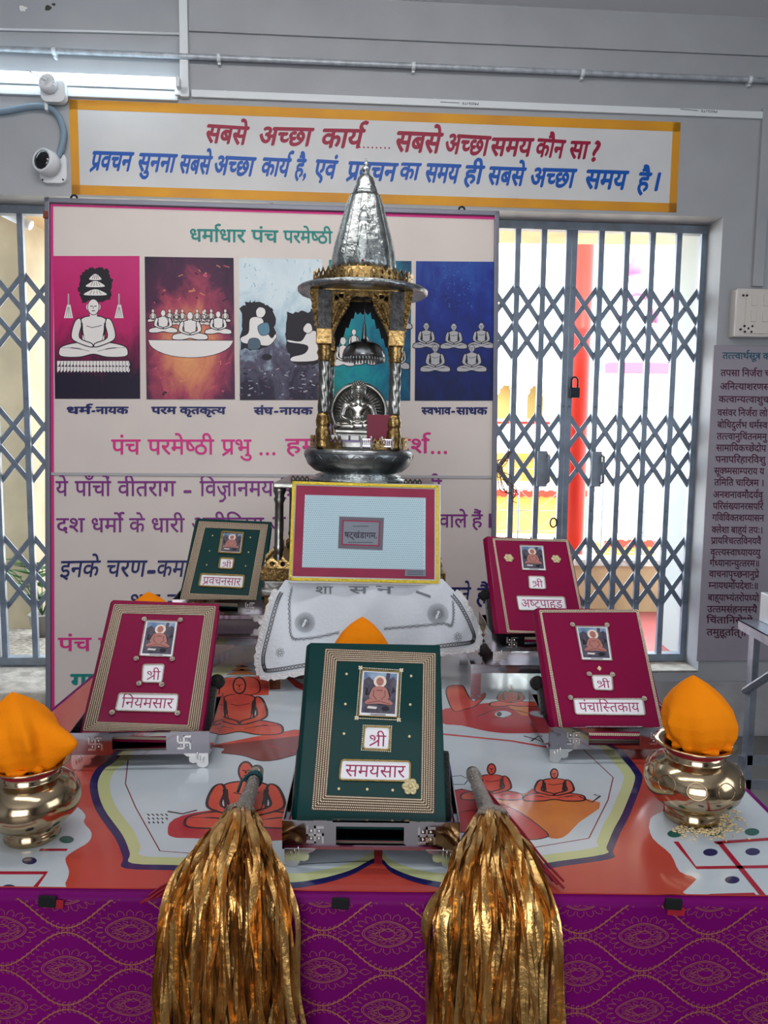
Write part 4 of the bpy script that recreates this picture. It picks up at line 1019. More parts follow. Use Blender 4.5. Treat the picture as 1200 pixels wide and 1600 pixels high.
monk(A, 768, 1250, 56, 96, M_PFIG, M_PLIN, 2.2, True, 8); monk(A, 866, 1252, 50, 96, M_PFIG, M_PLIN, 2.2, True, 8); A.ppoly([(822, 1240), (832, 1232), (842, 1240)], M_PRED, 8); A.pline([(905, 1245), (925, 1254), (938, 1244), (928, 1242)], 3, M_PLIN, 9)
A.ppoly([(702, 1214), (720, 1212), (732, 1218), (726, 1226), (704, 1226)], M_PWHT, 5); A.pline([(702, 1214), (720, 1212), (732, 1218), (726, 1226), (704, 1226)], 1.8, M_PLIN, 6)
A.build('printed_figures', cover, 'printed monks, borders and corner swastikas')
# little tabs along the front edge
M_TAB = mat('black_tab', (10, 14, 16), 0.7); M_TABR = mat('red_tab', (150, 20, 40), 0.6)
for lab, u, v, rr in (('small black and red fabric tab at the front edge left of the left whisk', 75, 1407, 1), ('small black fabric tab at the front edge below the central scripture', 532, 1410, 0), ('small black fabric tab at the front edge below the right pot', 1051, 1411, 1)):
    p = at_y(u, v, TY0 - 0.010); t = thing('fabric_tab', lab, 'tab', T(p.x, TY0 - 0.0125, p.z) @ RY(4))
    MB().box((0, 0, 0), (0.026, 0.004, 0.017), bev=0.001).build('black_face', M_TAB, t)
    if rr: MB().box((0.011 if u < 200 else 0.006, 0.0015, -0.004 if u < 200 else -0.012), (0.026, 0.003, 0.012)).build('red_backing', M_TABR, t, label='red backing')

# ================================================================== STANDS AND SCRIPTURES
M_STEEL = mat('stainless_steel', (170, 165, 172), 0.09, 1.0, bump=0.012, bscale=9); M_STEELD = mat('steel_relief', (226, 224, 222), 0.22, 1.0)
M_VELV = mat('black_velvet', (10, 9, 14), 0.6, sheen=0.4, bump=0.5, bscale=160); M_KNOB = mat('black_carved_wood', (16, 14, 16), 0.4, bump=0.8, bscale=220)
def swastika(b, cx, cz, s, y, dots=True):
    h = s / 2; w = s * 0.13
    def seg(x0, z0, x1, z1):
        b.box((cx + (x0 + x1) / 2, y, cz + (z0 + z1) / 2), (abs(x1 - x0) + w, 0.0024, abs(z1 - z0) + w))
    seg(-h, 0, h, 0); seg(0, -h, 0, h); seg(0, h, h, h); seg(h, 0, h, -h); seg(0, -h, -h, -h); seg(-h, 0, -h, h)
    if dots:
        for sx in (-1, 1):
            for sz in (-1, 1): b.ball((cx + sx * h * .5, y, cz + sz * h * .5), s * 0.09, u=8, w=6)
def make_stand(label, M, w=0.283, dp=0.20):
    t = thing('book_stand', label, 'book stand', M, 'steel scripture stands')
    z0, z1 = 0.030, 0.078; hw = w / 2
    b = MB(); b.prism([(-hw, z0), (hw, z0), (hw, z1), (-hw, z1)], -0.002, 0.0, M=RX(90), holes=[[(-0.056, 0.040), (0.053, 0.040), (0.053, 0.069), (-0.056, 0.069)]])
    b.box((0, 0.004, z1 - 0.001), (w - 0.16, 0.008, 0.002)); b.box((0, 0.004, 0.039), (0.112, 0.008, 0.002)); b.build('front_plate', M_STEEL, t)
    for sx in (-1, 1):
        b = MB(); b.prism([(0.0, z0), (dp, z0), (dp, z1 + 0.012), (0.0, z1)], -0.001, 0.001, M=T(sx * hw, 0, 0) @ Matrix(((0, 0, 1, 0), (1, 0, 0, 0), (0, 1, 0, 0), (0, 0, 0, 1)))); b.build('side_plate', M_STEEL, t)
        b = MB(); swastika(b, sx * (hw - 0.052), 0.055, 0.025, -0.0005); b.build('embossed_emblem', M_STEELD, t)
    MB().box((0, dp / 2 + 0.01, 0.033), (w - 0.006, dp - 0.02, 0.003)).build('tray', M_STEEL, t)
    MB().box((0, dp, 0.055), (w, 0.002, 0.05)).build('back_plate', M_STEEL, t)
    for sx in (-1, 1):
        for yy in (0.0, dp - 0.004):
            b = MB(); x = sx * (hw - 0.003)
            o = [(0, 0.031), (0.0, 0.008), (-0.003, 0.003), (-0.010, 0.0), (-0.018, 0.001), (-0.023, 0.006), (-0.025, 0.012), (-0.031, 0.010), (-0.038, 0.013), (-0.040, 0.020), (-0.038, 0.024), (-0.045, 0.026), (-0.050, 0.031)]
            o = [(x + sx * px_, pz_) for px_, pz_ in o]
            if sx < 0: o = o[::-1]
            b.prism(o, -0.0012, 0.0012, M=T(0, yy, 0) @ RX(90))
            if yy == 0.0:
                for k in range(3): b.ball((x - sx * (0.010 + 0.006 * k), -0.0012, 0.019 + 0.004 * k), (0.0018, 0.0012, 0.008), u=8, w=6)
            b.build('scalloped_foot', M_STEELD, t)
    return t
def rest_board(t, ML, knobs):
    """black padded board and carved knobs behind the book (ML: book frame in the stand's frame)"""
    b = MB(); b.box((0, 0.080, -0.050), (0.272, 0.12, 0.022), M=ML, bev=0.006); b.build('rest_board', M_VELV, t, label='black padded rest board')
    for sx in knobs:
        b = MB(); b.lathe([(0.006, 0), (0.015, 0.004), (0.0185, 0.012), (0.015, 0.021), (0.0, 0.024)], 16, M=ML @ T(sx * 0.134, 0.150, -0.058)); b.build('carved_knob', M_KNOB, t, label='black carved knob')
def book_matrix(p):
    x, y, z, yaw, lean, roll = p
    yaw, lean, roll = radians(yaw), radians(lean), radians(roll)
    r = Vector((cos(yaw), sin(yaw), 0)); bk = Vector((-sin(yaw), cos(yaw), 0)); u = bk * cos(lean) + Vector((0, 0, 1)) * sin(lean)
    r2 = r * cos(roll) + u * sin(roll); u2 = -r * sin(roll) + u * cos(roll); n = r2.cross(u2)
    return Matrix(((r2.x, u2.x, n.x, x), (r2.y, u2.y, n.y, y), (r2.z, u2.z, n.z, z), (0, 0, 0, 1)))
M_GREEN = mat('dark_green_cover', (2, 50, 50), 0.4, coat=0.08, spec=0.1, bump=0.03, bscale=30); M_MAROON = mat('crimson_cover', (122, 10, 58), 0.4, coat=0.08, spec=0.1, bump=0.03, bscale=30)
M_PAGE = mat('page_edges', (206, 196, 176), 0.8, rgb2=(188, 176, 156), nscale=60, stretch=(1, 1, 30)); M_BEAD = mat('pearl_bead', (236, 224, 200), 0.25, 0.2); M_BSTRIP = mat('bead_backing', (84, 60, 44), 0.5, 0.2)
M_PAPER = mat('label_paper', (226, 226, 232), 0.5); M_BOOKI = mat('label_ink', (150, 34, 84), 0.5); M_SILV = mat('silver_braid', (196, 186, 172), 0.35, 0.7, bump=0.6, bscale=220); M_GBRAID = mat('gold_braid', (176, 150, 90), 0.35, 0.7, bump=0.6, bscale=220)
M_FLOW = mat('flower_beads', (206, 192, 150), 0.3, 0.25); M_PEARL = mat('pearl', (232, 214, 170), 0.2, coat=0.5)
M_SKYB = mat('painted_sky', (84, 112, 150), 0.4, rgb2=(150, 170, 190), nscale=30); M_ROCK = mat('painted_rock', (58, 54, 70), 0.45, rgb2=(92, 86, 100), nscale=60); M_SKIN = mat('painted_skin', (168, 112, 104), 0.4); M_SKIND = mat('painted_skin_line', (116, 58, 60), 0.4); M_HALO = mat('painted_halo', (222, 206, 190), 0.4); M_BOOKW = mat('painted_book', (208, 200, 198), 0.4)
BW, BH, BT = 0.245, 0.327, 0.033
def bil(q, s, t_):
    a_ = Vector(q[0]) * (1 - s) + Vector(q[1]) * s; b_ = Vector(q[3]) * (1 - s) + Vector(q[2]) * s
    r = a_ * t_ + b_ * (1 - t_); return (r.x, r.y)      # t_=1 at the top
def rquad(q, rr, n=4):
    """rounded outline of a quad TL TR BR BL"""
    out = []
    P = [Vector(p) for p in q]
    for i in range(4):
        p, a_, c_ = P[i], P[i - 1], P[(i + 1) % 4]
        d1 = (a_ - p).normalized() * rr; d2 = (c_ - p).normalized() * rr
        for k in range(n + 1):
            s = k / n; out.append(tuple((p + d1) * (1 - s) ** 2 + p * 2 * s * (1 - s) + (p + d2) * s * s))
    return out
def saint(A, q):
    """painted plate: saint seated before rocks, drawn inside the quad"""
    f = lambda s, t_: bil(q, s, t_)
    F = lambda l: [f(*p) for p in l]
    k = (Vector(q[1]) - Vector(q[0])).length
    A.poly(F([(0, 0), (1, 0), (1, 1), (0, 1)]), M_PAPER, 1); A.poly(F([(.06, .07), (.94, .07), (.94, .96), (.06, .96)]), M_ROCK, 2)
    A.poly(F([(.06, .78), (.2, .86), (.32, .78), (.5, .84), (.7, .80), (.84, .88), (.94, .8), (.94, .96), (.06, .96)]), M_SKYB, 3)
    A.poly(F([(.62, .62), (.66, .96), (.76, .96), (.74, .6)]), M_ROCK, 3.5)
    hc = f(.5, .76); A.ell(hc, k * .17, k * .17, M_HALO, 4); A.ell(hc, k * .10, k * .12, M_SKIN, 5)
    A.poly(F([(.2, .48), (.3, .62), (.7, .62), (.8, .46), (.72, .34), (.28, .34)]), M_INK, 3.8)
    A.poly(sm2(F([(.32, .61), (.44, .65), (.56, .65), (.68, .61), (.74, .50), (.76, .40), (.62, .35), (.38, .35), (.24, .40), (.26, .50)]), 3), M_SKIN, 6)
    A.poly(sm2(F([(.14, .30), (.3, .38), (.5, .34), (.7, .38), (.86, .30), (.8, .25), (.5, .27), (.2, .25)]), 3), M_SKIN, 7)
    for l in ([(.36, .56), (.34, .44), (.44, .36)], [(.64, .56), (.66, .44), (.56, .36)], [(.2, .27), (.5, .33), (.8, .27)], [(.42, .56), (.58, .56)]): A.line(F(l), k * .02, M_SKIND, 8)
    A.line(F([(.45, .79), (.48, .79)]), k * .02, M_SKIND, 8); A.line(F([(.52, .79), (.55, .79)]), k * .02, M_SKIND, 8); A.line(F([(.47, .71), (.53, .71)]), k * .015, M_SKIND, 8)
    A.poly(F([(.2, .16), (.44, .15), (.47, .20), (.23, .21)]), M_BOOKW, 8)
    A.ell(f(.68, .17), k * .1, k * .06, M_INK, 8)
    A.line(F([(.3, .035), (.7, .035)]), k * .02, M_ROCK, 8)
    A.poly(F([(.12, .45), (.14, .62), (.2, .58), (.2, .44)]), M_INK, 4); A.poly(F([(.82, .5), (.86, .66), (.92, .56)]), M_INK, 4)
def ring(b, pts, r, seg=6):
    P = list(pts); P.append(P[0]); b.tube([(p[0], p[1], 0.0022) for p in P], r, seg)
def rosette(b, x, y, r, z=0.002):
    b.lathe([(r * .55, 0), (r, r * .25), (r * .8, r * .5), (r * .5, r * .35)], 14, M=T(x, y, z), cap=False); b.ball((x, y, z + r * .4), r * .45, u=10, w=6)
def make_book(spec):
    Mb = book_matrix(spec['pose'])
    t = thing('scripture_book', spec['label'], 'book', Mb, 'Jain scriptures on steel stands')
    cm = spec['cover']
    b = MB()
    b.box((0, BH / 2, -0.002), (BW, BH, 0.004), bev=0.0018); b.box((0, BH / 2, -BT + 0.002), (BW, BH, 0.004), bev=0.0018)
    b.grid(lambda u_, v_: (-BW / 2 + 0.002 - 0.010 * sin(pi * u_), 0.001 + (BH - 0.002) * v_, -BT * (1 - u_) - 0.001 + 0.001 * u_), 8, 1)
    b.build('cover', cm, t)
    MB().box((0.001, BH / 2, -BT / 2), (BW - 0.010, BH - 0.010, BT - 0.008)).build('pages', M_PAGE, t)
    A = Art(Mb, base=0.0002)
    L = lambda l: [A.px(*p) for p in l]
    # bead trim between two quads
    qo, qi, rows = L(spec['outer']), L(spec['inner']), spec['rows']
    for i in range(4):
        j = (i + 1) % 4; A.poly([qo[i], qo[j], qi[j], qi[i]], M_BSTRIP, 1)
    bm_ = MB()
    for i in range(4):
        j = (i + 1) % 4
        n = int((Vector(qo[i]) - Vector(qo[j])).length / spec.get('pitch', 0.0034))
        for r in range(rows):
            w_ = (r + 0.5) / rows
            a_ = Vector(qo[i]).lerp(Vector(qi[i]), w_); c_ = Vector(qo[j]).lerp(Vector(qi[j]), w_)
            for k in range(n):
                p = a_.lerp(c_, (k + 0.5) / n); rr = spec.get('bead', 0.00122); z = 0.0006
                vs = [(p.x + rr * cos(q * pi / 3), p.y + rr * sin(q * pi / 3), z) for q in range(6)] + [(p.x + rr * .6 * cos(q * pi / 3), p.y + rr * .6 * sin(q * pi / 3), z + rr * .8) for q in range(6)]
                bm_.add(vs, [(q, (q + 1) % 6, 6 + (q + 1) % 6, 6 + q) for q in range(6)] + [(6, 7, 8, 9, 10, 11)], 0, True)
    A.build('bead_backing', t)
    bm_.build('bead_trim', M_BEAD, t)
    # saint plate
    A = Art(Mb, base=0.0008); q = L(spec['pic']); saint(A, q); A.build('saint_picture', t, 'small painting of a seated saint with halo')
    b = MB(); ring(b, q, spec.get('pfr', 0.0016)); b.build('picture_braid', spec['braid'], t)
    for key, txt, nm in (('shri', 'श्री', 'invocation_label'), ('title', spec['text'], 'title_label')):
        q = L(spec[key]); o = rquad(q, 0.006)
        lb = MB().prism(o[::-1], 0.0004, 0.0014).build(nm, M_PAPER, t)
        A = Art(Mb, base=0.0014)
        v0, v1 = ((.16, .74), (.84, .74)) if key == 'shri' else ((.07, .76), (.93, .76))
        p0, p1 = bil(q, *v0), bil(q, *v1); hh = (Vector(bil(q, .5, .76 if key == 'title' else .66)) - Vector(bil(q, .5, .18))).length
        if key == 'shri': p0, p1 = bil(q, .18, .62), bil(q, .86, .62); hh = (Vector(bil(q, .5, .62)) - Vector(bil(q, .5, .14))).length
        vs, fs, W, lift = shape_text(txt, 0.0); up = (Vector(bil(q, .5, 1)) - Vector(bil(q, .5, 0))).normalized()
        d = (Vector(p1) - Vector(p0)) / W
        A.tris([(p0[0] + d.x * x + up.x * (y - 0.622) / 0.622 * hh, p0[1] + d.y * x + up.y * (y - 0.622) / 0.622 * hh) for x, y in vs], fs, M_BOOKI, None, lift)
        me_ = A.build('lettering', lb)
        b = MB(); ring(b, o, spec.get('lfr', 0.0016)); b.build('label_braid', spec['braid'], t)
    if spec.get('rosettes'):
        b = MB()
        for p in L(spec['rosettes']): rosette(b, p[0], p[1], spec.get('rr', 0.0062))
        b.build('corner_rosettes', M_SILV, t)
    if spec.get('pearls'):
        for p in L(spec['pearls']): MB().ball((p[0], p[1], 0.001), 0.0025, u=10, w=6).build('pearl', M_PEARL, t)
    for p in L(spec.get('flowers', [])):
        b = MB()
        for k in range(6): b.ball((p[0] + 0.0085 * cos(k * pi / 3), p[1] + 0.0085 * sin(k * pi / 3), 0.0025), (0.0062, 0.0062, 0.003), u=10, w=6); b.ball((p[0] + 0.0088 * cos(k * pi / 3), p[1] + 0.0088 * sin(k * pi / 3), 0.0055), 0.002, u=8, w=6)
        b.ball((p[0], p[1], 0.004), 0.0042, u=10, w=6); b.build('flower_ornament', M_FLOW, t)
    if spec.get('beadframe'):
        b = MB()
        for key in ('pic', 'shri'):
            q = L(spec[key]); c_ = sum((Vector(p) for p in q), Vector((0, 0))) / 4
            q = [c_ + (Vector(p) - c_) * (1.10 if key == 'pic' else 1.10) for p in q]
            for i in range(4):
                n = int((q[i] - q[(i + 1) % 4]).length / 0.0032)
                for k in range(n):
                    p = q[i].lerp(q[(i + 1) % 4], k / n); b.ball((p.x, p.y, 0.001), 0.0014, u=6, w=4)
            if key == 'pic':
                for p in q:
                    for dx in (-1, 1):
                        for dy in (-1, 1): b.ball((p.x + dx * .002, p.y + dy * .002, 0.001), 0.0019, u=6, w=4)
        b.build('bead_frame', M_BEAD, t)
    return t, Mb
def mp(o, s, l): return [(o[0] + x / s, o[1] + y / s) for x, y in l]
f_ = lambda l: mp((430, 950), 3.72, l); l_ = lambda l: mp((80, 920), 4.0, l); r_f = lambda l: mp((740, 820), 3.75, l); bl_ = lambda l: mp((260, 780), 6.0, l)
BOOKS = [
 dict(key='front', pose=(-.015, 1.187, .816, .63, 46.13, -.63), cover=M_GREEN, text='समयसार', rows=6, braid=M_GBRAID, label='dark green bead-edged scripture book front centre, largest in view, with flower on its title label',
      outer=f_([(290, 235), (935, 262), (925, 1197), (210, 1175)]), inner=f_([(360, 310), (858, 325), (845, 1108), (300, 1087)]), pic=f_([(505, 362), (722, 375), (708, 638), (485, 628)]), shri=f_([(520, 690), (668, 695), (662, 828), (510, 820)]), title=f_([(385, 884), (785, 894), (782, 1010), (372, 1000)]),
      pearls=f_([(415, 385), (790, 397), (408, 560), (785, 563), (400, 732), (780, 748), (370, 1052), (535, 1055), (683, 1060)]), flowers=f_([(785, 1040)]), beadframe=1),
 dict(key='left', pose=(-.498, 1.539, .813, 7.85, 45.75, -3.83), cover=M_MAROON, text='नियमसार', rows=6, braid=M_SILV, label='crimson scripture book with wide bead border on the left stand',
      outer=l_([(393, 95), (1032, 108), (920, 912), (195, 888)]), inner=l_([(445, 155), (955, 168), (850, 850), (290, 830)]), pic=l_([(592, 200), (790, 208), (758, 428), (553, 420)]), shri=l_([(575, 475), (708, 475), (692, 588), (568, 586)]), title=l_([(425, 655), (795, 662), (783, 772), (402, 762)]), rosettes=l_([(583, 193), (808, 198), (757, 442), (532, 440), (550, 595), (692, 602), (382, 776), (790, 780)])),
 dict(key='right', pose=(.497, 1.594, .797, 2.15, 45.2, -1.02), cover=M_MAROON, text='पंचास्तिकाय', rows=2, braid=M_SILV, pitch=.0042, bead=.0017, label='crimson scripture book with thin bead border on the right stand beside the right pot',
      outer=r_f([(383, 498), (965, 496), (1122, 1243), (508, 1232)]), inner=r_f([(400, 516), (952, 514), (1100, 1226), (528, 1216)]), pic=r_f([(597, 597), (782, 600), (810, 797), (635, 792)]), shri=r_f([(690, 885), (808, 885), (815, 972), (706, 967)]), title=r_f([(583, 1022), (990, 1022), (1004, 1117), (597, 1112)]), rosettes=r_f([(578, 588), (780, 590), (676, 878), (812, 880), (566, 1016), (998, 1022)]), pearls=r_f([(735, 834), (742, 842), (730, 843), (738, 850)])),
 dict(key='bl', pose=(-.492, 2.29, .928, 5.54, 43.3, -3.54), cover=M_GREEN, text='प्रवचनसार', rows=6, braid=M_GBRAID, pfr=.004, lfr=.003, label='dark green scripture book at the back left, in front of the banner',
      outer=bl_([(305, 205), (955, 235), (837, 968), (125, 946)]), inner=bl_([(365, 268), (880, 290), (770, 905), (220, 882)]), pic=bl_([(525, 310), (722, 322), (698, 512), (492, 502)]), shri=bl_([(505, 555), (635, 560), (622, 656), (492, 650)]), title=bl_([(325, 703), (732, 720), (717, 836), (305, 815)]), pearls=bl_([(433, 343), (787, 360), (405, 487), (770, 498), (377, 618), (743, 628)])),
 dict(key='br', pose=(.429, 1.997, .913, 7.27, 44.98, -4.01), cover=M_MAROON, text='अष्टपाहुड', rows=2, braid=M_SILV, pitch=.0042, bead=.0016, label='crimson scripture book at the back right with two flower ornaments beside its picture',
      outer=r_f([(110, 77), (553, 86), (665, 650), (195, 632)]), inner=r_f([(124, 92), (541, 101), (648, 636), (211, 618)]), pic=r_f([(270, 123), (406, 127), (422, 270), (285, 265)]), shri=r_f([(320, 303), (414, 306), (422, 378), (326, 375)]), title=r_f([(250, 420), (530, 425), (542, 502), (265, 502)]), flowers=r_f([(205, 197), (482, 203)])),
]
M_BENCH = M_STEEL
def make_bench(label, x0, x1, y0, y1, z1):
    t = thing('steel_stool', label, 'stool', T((x0 + x1) / 2, (y0 + y1) / 2, TZ + 0.001), 'low steel stools')
    h = z1 - TZ - 0.001; w, d = x1 - x0, y1 - y0
    MB().box((0, 0, h - 0.002), (w, d, 0.004), bev=0.001).build('top', M_BENCH, t)
    MB().box((0, -d / 2 + 0.001, h - 0.012), (w, 0.002, 0.020)).build('front_lip', M_BENCH, t); MB().box((0, d / 2 - 0.001, h - 0.012), (w, 0.002, 0.020)).build('back_lip', M_BENCH, t)
    for sx in (-1, 1):
        for sy in (-1, 1):
            MB().box((sx * (w / 2 - 0.014), sy * (d / 2 - 0.003), h / 2), (0.026, 0.003, h)).build('leg', M_BENCH, t)
make_bench('low steel stool under the back right crimson scripture', 0.232, 0.62, 1.955, 2.26, 0.846)
make_bench('low steel stool under the back left green scripture', -0.69, -0.335, 2.14, 2.52, 0.861)
SL = {'front': ('steel stand with two embossed swastikas at the front centre of the table', 0.0, TZ + .001), 'left': ('steel scripture stand on the left side of the table beside the left pot', 4.0, TZ + .001), 'right': ('steel scripture stand on the right side of the table beside the right pot', 1.5, TZ + .001),
      'bl': ('steel scripture stand on the back left stool', 2.5, 0.8615), 'br': ('steel scripture stand on the back right stool', 3.0, 0.8465)}
for sp in BOOKS:
    t, Mb = make_book(sp); lab, yaw, z = SL[sp['key']]
    x, y = sp['pose'][0], sp['pose'][1]
    Ms = T(x, y, z) @ RZ(yaw) @ T(0.0, -0.017, 0)
    s_ = make_stand(lab, Ms); rest_board(s_, Ms.inverted() @ Mb, {'front': (), 'left': (1,), 'bl': (1,)}.get(sp['key'], (-1,)))

# ================================================================== WHITE EMBROIDERED CLOTH ON ITS BOX, FRAMED PLATE
M_BOXW = mat('dark_box', (60, 40, 34), 0.6)
t = thing('wooden_box', 'wooden box hidden beneath the white lace cloth', 'box', T(-0.055, 2.137, TZ + 0.001))
MB().box((0, 0, 0.128), (0.44, 0.058, 0.256), bev=0.004).build('body', M_BOXW, t)
M_CLOTH = mat('white_cotton', (200, 206, 214), 0.75, sheen=0.2, bump=0.15, bscale=90); M_LACE = mat('lace', (216, 216, 218), 0.8, bump=0.8, bscale=160); M_BLKT = mat('dark_thread', (44, 42, 44), 0.5); M_SILT = mat('silver_thread', (112, 116, 122), 0.45, 0.2)
M_DR = T(-0.055, 2.0, 0.78) @ RX(67.4)
D = Art(M_DR)
def cz(x, y):
    e = max(0.0, abs(x) - 0.19) / 0.12
    return 0.004 * sin(26 * x + 9 * y) + 0.003 * sin(47 * x - 30 * y + 1) + 0.007 * sin(15 * x * (1.2 - y * 3)) + 0.004 * abs(sin(18 * x + 14 * y + .6)) - 0.004 * abs(sin(20 * x - 17 * y)) - 0.03 * e * e
Lp = catmull(D.pxs([(446, 905), (432, 925), (424, 945), (413, 985), (404, 1020), (404, 1040)]), 6); Rp = catmull(D.pxs([(690, 905), (714, 928), (730, 950), (744, 975), (750, 990), (748, 1003)]), 6)
Bp = catmull(D.pxs([(404, 1040), (412, 1054), (440, 1053), (490, 1044), (545, 1037), (600, 1030), (660, 1021), (710, 1014), (738, 1009), (748, 1003)]), 6)
def along(P, s):
    k = min(s, 0.9999) * (len(P) - 1); i = int(k); return P[i].lerp(P[i + 1], k - i)
def dr(u_, v_):
    l, r = along(Lp, v_), along(Rp, v_); p = l.lerp(r, u_)
    bb = along(Bp, u_); base = along(Lp, 1).lerp(along(Rp, 1), u_); p = p + (bb - base) * v_ ** 2
    return p
def drape(u_, v_):
    if v_ < 0.28:      # the flat top behind the front edge
        k = 1 - v_ / 0.28; p = dr(u_, 0); q = M_DR @ Vector((p.x, p.y, cz(p.x, p.y))); q = Vector((q.x, q.y + 0.06 * k, 1.0155 + (q.z - 1.0155) * max(0, 1 - 6 * k)))
        return M_DR.inverted() @ q
    p = dr(u_, (v_ - 0.28) / 0.72); return Vector((p.x, p.y, cz(p.x, p.y)))
cloth = thing('lace_cloth', 'white embroidered cloth with lace edge draped over the box under the framed plate', 'cloth', M_DR)
MB().grid(drape, 70, 70).build('cloth_body', M_CLOTH, cloth)
edge = [along(Lp, k / 24) for k in range(4, 24)] + [along(Bp, k / 60) for k in range(61)] + [along(Rp, 1 - k / 24) for k in range(1, 21)]
b = MB(); n = len(edge); cen = Vector((0, 0.16, 0)); vs = []; fs = []
for i, p in enumerate(edge):
    d = (edge[min(i + 1, n - 1)] - edge[max(i - 1, 0)]).normalized(); out = Vector((d.y, -d.x, 0))
    w_ = 0.010 + 0.006 * abs(sin(i * pi / 2.5)); q = p + out * w_
    vs += [(p.x, p.y, cz(p.x, p.y) + 0.001), (q.x, q.y, cz(q.x, q.y) + 0.001 + 0.002 * sin(i * 1.7))]
for i in range(n - 1): fs.append((2 * i, 2 * i + 1, 2 * i + 3, 2 * i + 2))
b.add(vs, fs, 0, True); b.build('lace_trim', M_LACE, cloth)
E_ = Art(M_DR, zf=cz, base=0.0016)
def off(k, a0=0, a1=None):
    out = []
    for i, p in enumerate(edge[a0:a1]):
        i += a0; d = (edge[min(i + 1, n - 1)] - edge[max(i - 1, 0)]).normalized(); out.append((p.x - d.y * k, p.y + d.x * k))
    return out
for k in (0.0075, 0.0165): E_.line(off(k), 0.0016, M_BLKT)
oa, ob = off(0.0075), off(0.0165)
fine_a, fine_b = sm2(oa, 4, False), sm2(ob, 4, False)
for i in range(0, min(len(fine_a), len(fine_b)) - 3, 3):
    E_.line([fine_a[i], fine_b[i + 3]], 0.0013, M_BLKT); E_.line([fine_b[i], fine_a[i + 3]], 0.0013, M_BLKT)
E_.build('dark_chain_stitch', cloth, 'dark chain stitch along the hem')
E_ = Art(M_DR, zf=cz, base=0.0016)
for l in ([(455, 918), (451, 940), (452, 970), (456, 996), (475, 998), (530, 988)], [(600, 983), (640, 980), (690, 975), (705, 978), (709, 960), (708, 940)]):
    pts = sm2(E_.pxs(l), 14, False)
    for s_ in (-1, 1): E_.line([(p[0] + 0.004 * sin(i * .9) * s_, p[1] + 0.004 * cos(i * .9) * s_) for i, p in enumerate(pts)], 0.0012, M_SILT)
    E_.line(pts, 0.002, M_SILT)
for c_, r_ in (((476, 972), 0.028), ((684, 960), 0.029)):
    x, y = E_.px(*c_)
    for k in range(44):
        a_ = 2 * pi * k / 44; E_.line([(x + r_ * .28 * cos(a_), y + r_ * .28 * sin(a_)), (x + r_ * cos(a_ + .08), y + r_ * sin(a_ + .08))], 0.0012, M_SILT)
    E_.ell((x, y), r_ * .25, r_ * .25, M_SILT); E_.line([(x - r_ * .2, y - r_ * .45), (x, y), (x + .1 * r_, y + .3 * r_)], 0.006, M_CLOTH, 2)
for c_ in ((438, 1020), (716, 995)):
    x, y = E_.px(*c_)
    for k in range(7):
        a_ = 2 * pi * k / 7; E_.line([(x + .003 * cos(a_), y + .003 * sin(a_)), (x + .009 * cos(a_ + .4), y + .009 * sin(a_ + .4)), (x + .013 * cos(a_), y + .013 * sin(a_)), (x + .009 * cos(a_ - .4), y + .009 * sin(a_ - .4)), (x + .003 * cos(a_), y + .003 * sin(a_))], 0.0011, M_SILT)
for s_, u0, u1 in (('शा', 492, 520), ('स', 545, 575), ('न', 588, 614)): E_.text(s_, (u0, 916), (u1, 917), 11, M_SILT, 0, 0.01)
E_.pline([(650, 925), (672, 934)], 4, M_SILT)
E_.build('silver_embroidery', cloth, 'silver embroidery with two rosettes and lettering')
# framed plate
M_PLG = mat('gold_foil_trim', (206, 182, 60), 0.32, 0.55, bump=0.5, bscale=180); M_PLR = mat('maroon_velvet', (142, 36, 70), 0.5, rgb2=(130, 30, 62), nscale=12); M_PLS = mat('pale_brocade', (178, 204, 214), 0.4); M_PLC = mat('clear_wrap', (200, 204, 206), 0.25, 0.1)
M_GREYL = mat('grey_label', (116, 124, 136), 0.5); M_LEADI = mat('label_dark_ink', (52, 40, 60), 0.5)
xw, xh = 0.4207, 0.2869
M_PL = book_matrix((-.0518, 2.0881, 1.030, .557, 72.73, -.482))
t = thing('framed_plate', 'wide gold-edged maroon plate with pale patterned panel, wrapped in plastic, leaning before the shrine', 'framed plate', M_PL)
MB().box((0, xh / 2, -0.012), (xw, xh, 0.022), bev=0.003).build('backing', M_PLC, t)
A = Art(M_PL, base=0.0)
pq = lambda l: A.pxs(mp((400, 520), 3.81, l))
A.poly(pq([(240, 908), (1063, 932), (1062, 1468), (218, 1448)]), M_PLR, 2); A.build('maroon_panel', t)
b = MB(); go = [Vector(p) for p in pq([(225, 893), (1080, 918), (1080, 1485), (205, 1466)])]
for i in range(4):
    p, q = go[i], go[(i + 1) % 4]; m_ = (p + q) / 2; d = q - p
    b.box((0, 0, 0), (d.length + 0.008, 0.0085, 0.004), M=T(m_.x, m_.y, 0.001) @ Matrix.Rotation(atan2(d.y, d.x), 4, 'Z'), bev=0.001)
b.build('gold_border', M_PLG, t)
A = Art(M_PL, base=0.0006); q = pq([(292, 965), (1010, 983), (1008, 1410), (274, 1396)]); A.poly(q, M_PLS, 1)
M_DIA = mat('brocade_figure', (104, 134, 152), 0.4)
for i in range(58):
    for j in range(34):
        c_ = bil(q, (i + .5 + .5 * (j % 2)) / 59, (j + .5) / 34); r_ = 0.0017
        A.line([(c_[0] - r_, c_[1]), (c_[0], c_[1] + r_ * .9), (c_[0] + r_, c_[1]), (c_[0], c_[1] - r_ * .9)], 0.0010, M_DIA, 2, True)
A.build('pale_panel', t, 'pale blue panel with a small diamond pattern')
A = Art(M_PL, base=0.0014); q = pq([(498, 1096), (760, 1104), (752, 1292), (490, 1282)]); A.poly(q, mat('lace_border', (98, 92, 104), 0.5), 1)
n_ = 0
